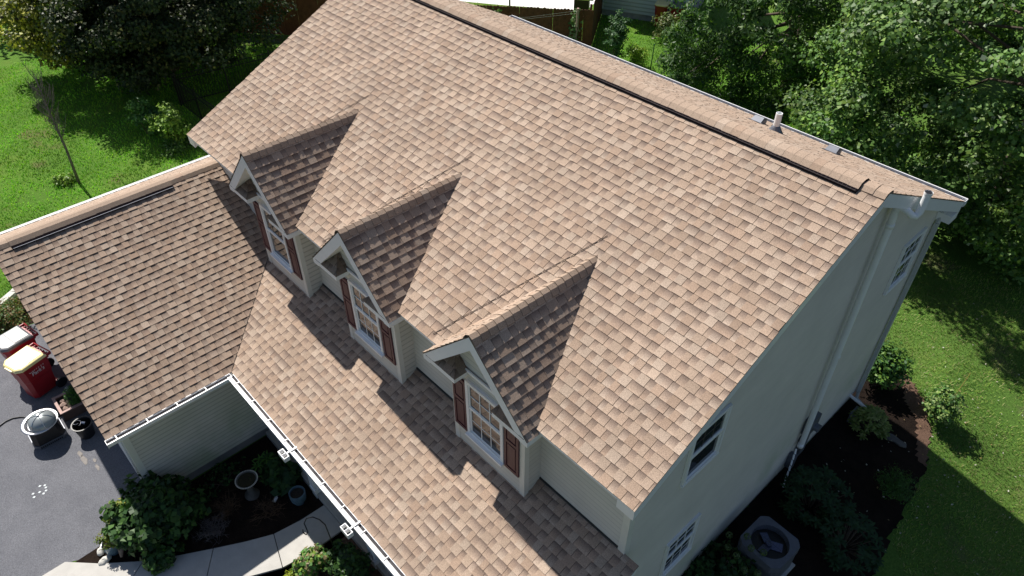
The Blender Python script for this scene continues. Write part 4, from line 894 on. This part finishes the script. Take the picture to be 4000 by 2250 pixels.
# ------------------------------------------------------------------ front garden
t = thing('birdbath', 'round stone birdbath with scalloped rim in the shaded bed', 'birdbath', (-7.31, -2.80, .008)); t.scale = (1, 1, .77)
b = MB(); b.lathe([(.15, 0), (.14, .06), (.08, .12), (.065, .3), (.07, .5), (.10, .58)], (0, 0, 0), 20, wob=.05); b.build('pedestal', STONE, t, smooth=True)
b = MB(); b.lathe([(.05, .56), (.15, .60), (.205, .66), (.22, .68), (.20, .685), (.17, .655), (.0, .635)], (0, 0, 0), 30); b.build('basin', STONE, t, smooth=True)
b = MB(); b.lathe([(0, .664), (.185, .664)], (0, 0, 0), 24); b.build('water', mat('dark_water', (.02, .018, .012), .15), t)
b = MB()
for k in range(44): a = 2 * math.pi * k / 44; b.obox((.212 * math.cos(a), .212 * math.sin(a), .687), Vector((math.cos(a), math.sin(a), 0)) * .011, Vector((-math.sin(a), math.cos(a), 0)) * .010, (0, 0, .009))
b.build('scalloped_rim', LSTONE, t)
def pot(label, loc, r, h, m, fill):
    t = thing('glazed_pot', label, 'pot', loc); b = MB(); b.lathe([(0, 0), (r * .72, 0), (r * .95, h * .35), (r, h * .8), (r * .98, h), (r * .86, h), (r * .86, h * .85), (0, h * .85)], (0, 0, 0), 26); b.build('pot_body', m, t, smooth=False)
    b = MB(); b.lathe([(.0, h * .88), (r * .8, h * .87)], (0, 0, 0), 20); b.build('soil', SOILM, t); return t
pot('blue glazed pot with bare soil at the porch end of the shaded bed', (-6.53, -2.17, .008), .165, .30, BLUE, 0)
pot('blue glazed pot at the driveway corner with a plant spilling over it', (-7.97, -5.33, .008), .15, .30, BLUE, 0)
bush('potted_plant', 'yellow green plant spilling out of the corner blue pot', (-7.97, -5.27, .26), .24, .24, .32, 24, 34, .055, [(.16, .22, .03), (.10, .17, .03), (.25, .22, .04)], 133)
b = MB(); b.box(-.035, .035, -.012, .012, 0, .11); b.lathe([(.012, .11), (.012, .135), (.016, .137), (.016, .155), (0, .155)], (0, 0, 0), 12); o = b.build('spray_bottle', WHITE); o.location = (-6.85, -2.57, .02); o.rotation_euler = (rad(-80), 0, rad(30)); tag(o, 'small white bottle lying on the dark mulch', 'bottle')
rock('rock', 'bright pale rock below the corner blue pot', (-7.86, -5.53, .05), .10, 5, LSTONE)
rock('rock', 'pale rock at the edge of the driveway left of the corner blue pot', (-8.12, -5.52, .04), .085, 6, LSTONE)
b = MB(); b.tube([(-8.03, -5.02, .42), (-7.9, -5.12, .35), (-7.76, -5.22, .22), (-7.66, -5.28, .12)], [.012, .05, .055, .02], 9); tag(b.build('driftwood', WOODG, smooth=True), 'grey weathered driftwood leaning in the vine beside the blue pot', 'driftwood')
VINE = [(.03, .078, .02), (.045, .11, .026), (.07, .15, .032), (.02, .05, .015)]
bush('bean_vine', 'big mound of large leaved vine between garage wall and walk', (-7.85, -4.45, 0), .85, .95, 1.05, 150, 42, .13, VINE, 134, aspect=.85, cr=.2, shell=.5)
bush('yellowing_vine', 'yellowing sunlit edge of the vine towards the driveway', (-8.28, -4.98, 0), .38, .32, .75, 36, 40, .08, [(.26, .27, .04), (.16, .24, .04), (.10, .18, .04)], 135, aspect=.8, cat='vine')
bush('trailing_vine', 'lower vine mound creeping onto the walk', (-7.22, -4.72, 0), .38, .40, .38, 36, 34, .11, VINE, 136, aspect=.85, cr=.13, cat='vine')
def twigs(label, c, r, h, n, seed, name='dry_plant', m=None):
    rng = np.random.default_rng(seed); b = MB()
    for k in range(n):
        a = rng.uniform(0, 6.28); s = Vector((c[0] + rng.normal() * r * .2, c[1] + rng.normal() * r * .2, 0)); e = s + Vector((math.cos(a) * r * rng.uniform(.4, 1), math.sin(a) * r * rng.uniform(.4, 1), h * rng.uniform(.4, 1)))
        mdd = s.lerp(e, .5) + Vector((0, 0, h * .2)); b.tube([s, mdd, e], [.005, .004, .002], 4, cap=False)
        for j in range(4): g = mdd.lerp(e, rng.uniform(0, 1)); b.tube([g, g + Vector(rng.normal(size=3) * .06)], [.003, .0015], 4, cap=False)
    return tag(b.build(name, m or GBARK), label, 'dry plant')
twigs('tangle of grey dry stems in the middle of the shaded bed', (-7.05, -3.75), .32, .28, 80, 1)
twigs('brown dry grasses behind the grey stems in the shaded bed', (-7.28, -3.35), .28, .32, 60, 2, m=mat('dry_brown', (.12, .07, .04), .9))
twigs('sprawling brown stems round the white bottle', (-6.75, -2.75), .38, .12, 50, 3, m=mat('dry_brown', (.12, .07, .04), .9))
HOST = [(.022, .065, .02), (.032, .085, .024), (.05, .12, .03)]
bush('hosta', 'dark broad leaved hosta against the porch railing', (-7.30, -2.15, 0), .55, .35, .38, 40, 16, .18, HOST, 137, aspect=.8, cr=.16, cat='hosta')
rosette_plant('garden_lily', 'fresh green strappy plant near the garage wall and porch', (-7.75, -2.3, 0), [(-7.8, -2.3, .22), (-7.68, -2.2, .26), (-7.72, -2.42, .18)], .20, .030, 10, [(.09, .22, .05), (.12, .26, .05)], 138)
rosette_plant('garden_lily', 'second strappy plant beside the birdbath', (-7.38, -2.45, 0), [(-7.4, -2.45, .16), (-7.3, -2.4, .2)], .15, .026, 9, [(.06, .16, .04), (.09, .20, .04)], 139)
bush('seedling_patch', 'sparse small leaves by the garage wall in the shaded bed', (-8.0, -3.1, 0), .38, .6, .3, 26, 9, .09, HOST, 140, cat='plants')
b = MB(); b.tube([(-4.92, -2.30, 0), (-4.90, -2.32, .9), (-4.89, -2.34, 1.3), (-4.92, -2.40, 1.50), (-5.0, -2.47, 1.56), (-5.08, -2.56, 1.52), (-5.09, -2.62, 1.42), (-5.03, -2.63, 1.36), (-4.97, -2.64, 1.30), (-4.98, -2.68, 1.25), (-5.05, -2.70, 1.26), (-5.07, -2.68, 1.31)], .011, 8); tag(b.build('shepherd_hook', DARKM, smooth=True), 'black metal shepherd hook standing in the bed right of the walk', 'plant hook')
rng = np.random.default_rng(9)
bush('flowering_plant', 'sunlit plant with round green and pale leaves under the shepherd hook', (-5.05, -2.72, 0), .34, .42, .62, 44, 34, .08, [(.10, .24, .05), (.22, .34, .05), (.14, .28, .08), (.30, .24, .12)], 141, aspect=.8)
bush('porch_bush', 'dark green bush under the porch gutter right of the walk', (-4.55, -2.25, 0), .50, .36, .75, 60, 34, .09, VINE, 142, aspect=.75)
bush('porch_bush', 'dark shaded foliage along the porch railing at the bottom edge', (-3.6, -2.35, 0), .65, .45, .6, 60, 34, .085, VINE, 143, aspect=.7)
bush('lime_plant', 'bright yellow green mound at the bottom edge beside the walk', (-5.10, -3.15, 0), .22, .22, .25, 20, 44, .05, [(.42, .45, .04), (.32, .40, .05)], 144, aspect=.35)
bush('flowering_plant', 'pale pink flowered low plant at the bottom edge', (-4.72, -2.95, 0), .28, .25, .35, 24, 30, .06, [(.42, .30, .26), (.12, .22, .06), (.20, .28, .07)], 145, aspect=.8)
# ------------------------------------------------------------------ side yard
t = thing('air_conditioner', 'grey square air conditioner with round fan opening beside the gable wall', 'air conditioner', (.57, 3.50, .006), rad(-2))
b = MB(); h = .40; b.prism([(h, -h + .06), (h, h - .06), (h - .06, h), (-h + .06, h), (-h, h - .06), (-h, -h + .06), (-h + .06, -h), (h - .06, -h)], .05, .64)
b.build('cabinet', GREYM, t)
b = MB(); n = 40; sqr = []
for k in range(n):
    a = 2 * math.pi * k / n; m_ = max(abs(math.cos(a)), abs(math.sin(a))); r_ = min(.42 / m_, .52); sqr.append((r_ * math.cos(a), r_ * math.sin(a)))
V = [(x, y, .60) for x, y in sqr] + [(x, y, .80) for x, y in sqr] + [(.34 * math.cos(2 * math.pi * k / n), .34 * math.sin(2 * math.pi * k / n), .80) for k in range(n)] + [(.33 * math.cos(2 * math.pi * k / n), .33 * math.sin(2 * math.pi * k / n), .66) for k in range(n)]
b.add(V, [(i * n + k, i * n + (k + 1) % n, (i + 1) * n + (k + 1) % n, (i + 1) * n + k) for i in range(3) for k in range(n)]); b.build('top_cover', mat('light_grey_metal', (.13, .135, .165), .5), t)
b = MB(); b.lathe([(0, .664), (.332, .664)], (0, 0, 0), 30); b.build('fan_well', BLACK, t)
b = MB()
for a in (0.5, 2.6, 4.7): b.obox((.14 * math.cos(a), .14 * math.sin(a), .70), Vector((math.cos(a), math.sin(a), 0)) * .10, Vector((-math.sin(a), math.cos(a), .25)) * .075, (0, 0, .002))
b.lathe([(0, .75), (.06, .75), (.06, .67)], (0, 0, 0), 16); b.build('fan', mat('fan_blue', (.13, .14, .22), .4, .5), t)
b = MB()
for k in range(7): r_ = .05 * k + .02; b.tube([(r_ * math.cos(2 * math.pi * j / 24), r_ * math.sin(2 * math.pi * j / 24),   .785) for j in range(25)], .0014, 4, cap=False)
for k in range(8): a = math.pi / 4 * k; b.tube([(0, 0, .788), (.335 * math.cos(a), .335 * math.sin(a), .79)], .0018, 4, cap=False)
b.build('fan_guard', DARKM, t)
b = MB(); b.box(-.45, .45, -.45, .45, 0, .05); b.build('pad', CONC, t)
b = MB(); pr = [(-.27, -.02), (-.2, .07), (-.05, .10), (.12, .07), (.25, .06), (.29, -.02), (.18, -.08), (.04, -.06), (-.1, -.11), (-.22, -.09)]
b.prism([(x, y) for x, y in pr][::-1], 0, .04); o = b.build('stone_slab', STONE); o.location = (.93, 8.13, .006); tag(o, 'flat ragged grey slab lying on the mulch beside the variegated shrub', 'stone slab')
pts_ = []
rng = np.random.default_rng(77)
for k in range(70):
    d_ = rng.normal(size=3); d_ /= np.linalg.norm(d_); d_[2] = abs(d_[2]); pts_.append((.40 + d_[0] * .36, 7.98 + d_[1] * .36, .10 + d_[2] * .42))
rosette_plant('variegated_shrub', 'rounded shrub with pale edged leaf whorls below the near gable corner', (.40, 7.98, 0), pts_, .13, .045, 7, [(.24, .30, .08), (.32, .36, .13), (.14, .20, .05)], 151, cat='shrub', up=.35)
def rhodo(label, c, r, h, n, seed):
    rng = np.random.default_rng(seed); P = []
    for k in range(n): d_ = rng.normal(size=3); d_ /= np.linalg.norm(d_); d_[2] = abs(d_[2]); rr_ = rng.uniform(.6, 1); P.append((c[0] + d_[0] * r * rr_, c[1] + d_[1] * r * rr_, .12 + d_[2] * h * rr_))
    return rosette_plant('rhododendron', label, (c[0], c[1], 0), P, .16, .045, 9, [(.022, .055, .02), (.032, .075, .026)], seed, cat='shrub', up=.3)
rhodo('deep shaded rhododendron beside the gable wall behind the air conditioner', (.55, 5.35), .72, .75, 80, 152)
rhodo('deep shaded rhododendron nearer the lawn right of the air conditioner', (1.45, 5.0), .62, .6, 60, 153)
bush('fern_bush', 'fine leaved shrub at the lawn edge of the shaded side bed', (1.55, 6.85, 0), .42, .42, .55, 50, 50, .05, [(.05, .12, .025), (.07, .16, .03)], 154, aspect=.35)
hp = thing('hydrangea', 'green hydrangea with round flower heads against the air conditioner', 'hydrangea', (.30, 2.75, 0), world=True)
rng = np.random.default_rng(155); P, N_, idx, cc = crown_points(rng, (.30, 2.75, .38), (.55, .6, .3), 60, 18, .16, .4, zmin=.08); L = .12 * rng.uniform(.7, 1.2, len(P)); V, F, Cc = leaf_arrays(P, N_, L, L * .75, palette(rng, len(P), HOST), rng); np_mesh('leaves', V, F, Cc, LEAF, hp)
for (x, y, z) in ((.42, 3.10, .86), (.25, 3.22, .90), (.62, 3.18, .88), (.30, 2.85, .75), (.10, 2.9, .72), (.75, 2.85, .75), (.55, 2.75, .72), (-.02, 3.1, .75)):
    n_ = 90; d_ = unit(rng.normal(size=(n_, 3))); P = np.array([x, y, z]) + d_ * .065; L = np.full(n_, .028); V, F, Cc = leaf_arrays(P, d_, L, L * .9, palette(rng, n_, [(.14, .20, .08), (.10, .15, .05)]), rng); np_mesh('flower_head', V, F, Cc, LEAF, hp)
b = MB()
for k in range(9): a = k * .7; b.tube([(.30, 2.75, 0), (.30 + .3 * math.cos(a), 2.75 + .35 * math.sin(a), .5)], [.01, .005], 5, cap=False)
b.build('stems', BARK, hp)
bush('corner_bush', 'leafy bush behind the back corner downspout', (-.10, 9.35, 0), .58, .62, 1.25, 70, 44, .10, [(.04, .11, .03), (.07, .17, .035), (.14, .26, .04)], 156, aspect=.55)
bush('rose_bush', 'pale leaved bush in sun at the tip of the bark mulch', (1.32, 9.42, 0), .42, .48, .85, 60, 34, .075, [(.10, .22, .05), (.18, .28, .06), (.26, .34, .12), (.05, .12, .03)], 157, aspect=.8)
b = MB(); b.tube([(1.36, 9.42, .0), (1.38, 9.62, .75), (1.39, 9.84, 1.25)], .009, 6); tag(b.build('bamboo_stake', mat('bamboo', (.30, .26, .06), .6)), 'thin yellow stake leaning out of the pale leaved bush', 'stake')
b = MB(); b.tube([(-.2, 9.15, .5), (.1, 9.05, .62)], .02, 7); tag(b.build('branch_stub', WOODG), 'pale broken branch showing in the corner bush', 'branch')
# ------------------------------------------------------------------ things beyond the back roof
b = MB(); b.tube([(-23.75, 19.48, 0), (-23.75, 19.48, 3.6)], .045, 10); tag(b.build('patio_pole', GREYM), 'dark upright pole at the near edge of the white patio', 'pole')
t = thing('grill', 'silver and black barbecue grill on the patio behind the fence corner', 'grill', (-20.75, 21.35, 0), rad(35))
b = MB(); b.box(-.35, .35, -.25, .25, .1, .75); b.build('cart', BLACK, t)
b = MB(); b.tube([(-.33, 0, .86), (.33, 0, .86)], .24, 18); b.box(-.55, .55, -.24, .24, .76, .80); b.build('hood', STEEL, t)
b = MB(); b.tube([(-.25, -.28, .92), (.25, -.28, .92)], .015, 8); b.build('handle', DARKM, t)
t = thing('clothesline_post', 'short pinkish wooden post holding a clothesline before the fence', 'post', (-17.55, 17.55, 0))
b = MB(); b.tube([(0, 0, 0), (0, 0, 2.0)], .022, 8); b.build('pole', WOODG, t)
b = MB(); b.tube([(0, 0, 1.35), (0, 0, 2.1)], .05, 10); b.build('sleeve', PINKW, t)
b = MB(); b.tube([(.07 * math.cos(k * .55), .02, 1.25 + .12 * math.sin(k * .55)) for k in range(22)], .008, 5, cap=False); b.build('rope_coil', PINKW, t)
b = MB()
for z0, z1 in ((2.0, 1.75), (1.9, 1.72)): b.tube([(-17.55, 17.55, z0), (-18.9, 16.0, (z0 + z1) / 2 - .12), (-20.5, 14.2, z1)], .006, 5)
tag(b.build('clothesline', mat('rope', (.45, .42, .38), .8)), 'two thin clothesline ropes strung left from the short post', 'clothesline')
for (x, y, h0, h1, lb, sd) in ((-18.05, 17.95, .2, 1.85, 'vine with pale leaves climbing the fence near its corner', 161), (-20.55, 15.85, .9, 1.75, 'small vine sprig on the middle of the wood fence', 162)):
    rng = np.random.default_rng(sd); t = thing('fence_vine', lb, 'vine', (x, y, 0), world=True); n_ = 170 if sd == 161 else 60; zz = rng.uniform(h0, h1, n_)
    P = np.stack([x + rng.normal(size=n_) * .10 + .06, y + rng.normal(size=n_) * .10 - .06, zz], 1); N_ = unit(np.array([.5, -.6, .6]) + rng.normal(size=(n_, 3)) * .4); L = .12 * rng.uniform(.7, 1.3, n_)
    V, F, Cc = leaf_arrays(P, N_, L, L * .8, palette(rng, n_, [(.06, .15, .03), (.12, .24, .06), (.25, .32, .14)]), rng); np_mesh('leaves', V, F, Cc, LEAF, t)
    b = MB(); b.tube([(x, y - .02, 0), (x + .03, y - .03, h1)], .01, 5); b.build('stem', BARK, t)
b = MB(); b.tube([(-14.63, 18.97, 0), (-14.6, 18.98, 1.1)], .022, 8); tag(b.build('garden_stake', mat('green_metal', (.02, .10, .05), .5)), 'dark green metal stake on the back lawn', 'stake')

# ------------------------------------------------------------------ grass
def inpoly(x, y, poly):
    c = np.zeros(len(x), bool); j = len(poly) - 1
    for i in range(len(poly)):
        xi, yi = poly[i]; xj, yj = poly[j]
        c ^= ((yi > y) != (yj > y)) & (x < (xj - xi) * (y - yi) / (yj - yi + 1e-12) + xi); j = i
    return c
def grass(name, regions, seed):
    rng = np.random.default_rng(seed); Vs, Cs = [], []
    for (poly, dens, h, wd, pal, excl) in regions:
        P_ = np.array(poly); x0, y0 = P_.min(0); x1, y1 = P_.max(0); n = int((x1 - x0) * (y1 - y0) * dens); x = rng.uniform(x0, x1, n); y = rng.uniform(y0, y1, n)
        m = inpoly(x, y, poly)
        for e in excl: m &= ~inpoly(x, y, e)
        x, y = x[m], y[m]
        pt = np.sin(x * 1.3 + 2 * np.sin(y * .9)) + np.sin(y * 1.7 + 1.5 * np.sin(x * .7)) + .8 * np.sin(x * 3.1 + y * 2.3)
        keep = rng.random(len(x)) > np.clip((pt - 1.3) * .8, 0, .85); x, y, pt = x[keep], y[keep], pt[keep]; n = len(x)
        a = rng.uniform(0, 2 * np.pi, n); hh = h * rng.uniform(.5, 1.25, n); ln = rng.uniform(.3, 1.2, n) * hh; s = np.stack([-np.sin(a), np.cos(a), 0 * a], 1) * wd * .5
        d = np.stack([np.cos(a), np.sin(a), 0 * a], 1); B = np.stack([x, y, np.where(x < 9, -.19 * np.maximum(0, x - .9), -1.54)], 1); T = B + d * ln[:, None] + np.stack([0 * a, 0 * a, hh], 1); Mi = B + d * ln[:, None] * .3 + np.stack([0 * a, 0 * a, hh * .65], 1)
        Vs.append(np.stack([B - s, B + s, Mi + s * .9, Mi - s * .9, Mi - s * .9, Mi + s * .9, T + s * .15, T - s * .15], 1).reshape(-1, 3))
        c = palette(rng, n, pal, None, .28) * (1 + .20 * pt[:, None]); Cs.append(np.repeat(np.clip(c, 0, 1), 8, axis=0))
    V = np.concatenate(Vs); C = np.concatenate(Cs); o = np_mesh(name, V, np.arange(len(V)).reshape(-1, 4), C, GRASSM); o['kind'] = 'stuff'; return o
side = [(-.3, -2), (1.5, -2), (1.95, 1.5), (2.1, 5), (1.75, 8.0), (1.4, 9.0), (.91, 9.62), (.57, 9.95), (.07, 10.3), (-.6, 10.6), (-1.2, 10.2), (-1.2, 8.6), (-.3, 8.6)]
GR = [(.17, .34, .055), (.23, .34, .06), (.29, .36, .09), (.38, .35, .17), (.14, .25, .05)]
GL = [(.18, .46, .035), (.23, .52, .04), (.32, .54, .045), (.15, .40, .03)]
g = grass('grass', [
    ([(-1.5, 8.9), (3.8, 4.5), (5.5, 6), (5.0, 12), (3, 15.5), (-3, 15.5)], 700, .055, .011, GR, [side]),
    ([(-16.2, -4), (-17.8, -5.5), (-20, -4.5), (-33, -2.6), (-33, 8), (-25, 9), (-19, 7), (-16.2, 4)], 260, .075, .020, GL, []),
    ([(-19, 17.5), (-20.5, 21.8), (-12, 26), (-4, 22), (-4, 13), (-11, 12)], 110, .09, .026, GL, []),
    ([(-27.5, 17.2), (-17.7, 18.6), (-21, 21.5), (-24, 19.45)], 160, .10, .02, GR, [])], 3)
rng = np.random.default_rng(8); n_ = 260
P = np.stack([rng.uniform(.2, 4.5, n_), rng.uniform(5.5, 14, n_), np.full(n_, .05)], 1); P[:, 2] -= .19 * np.maximum(0, P[:, 0] - .9); N_ = unit(np.array([0, 0, 1.]) + rng.normal(size=(n_, 3)) * .3); L = .045 * rng.uniform(.6, 1.4, n_)
V, F, Cc = leaf_arrays(P, N_, L, L * .6, palette(rng, n_, [(.45, .42, .34), (.30, .22, .10), (.60, .58, .50)]), rng); o = np_mesh('fallen_leaves', V, F, Cc, LEAF); o['kind'] = 'stuff'
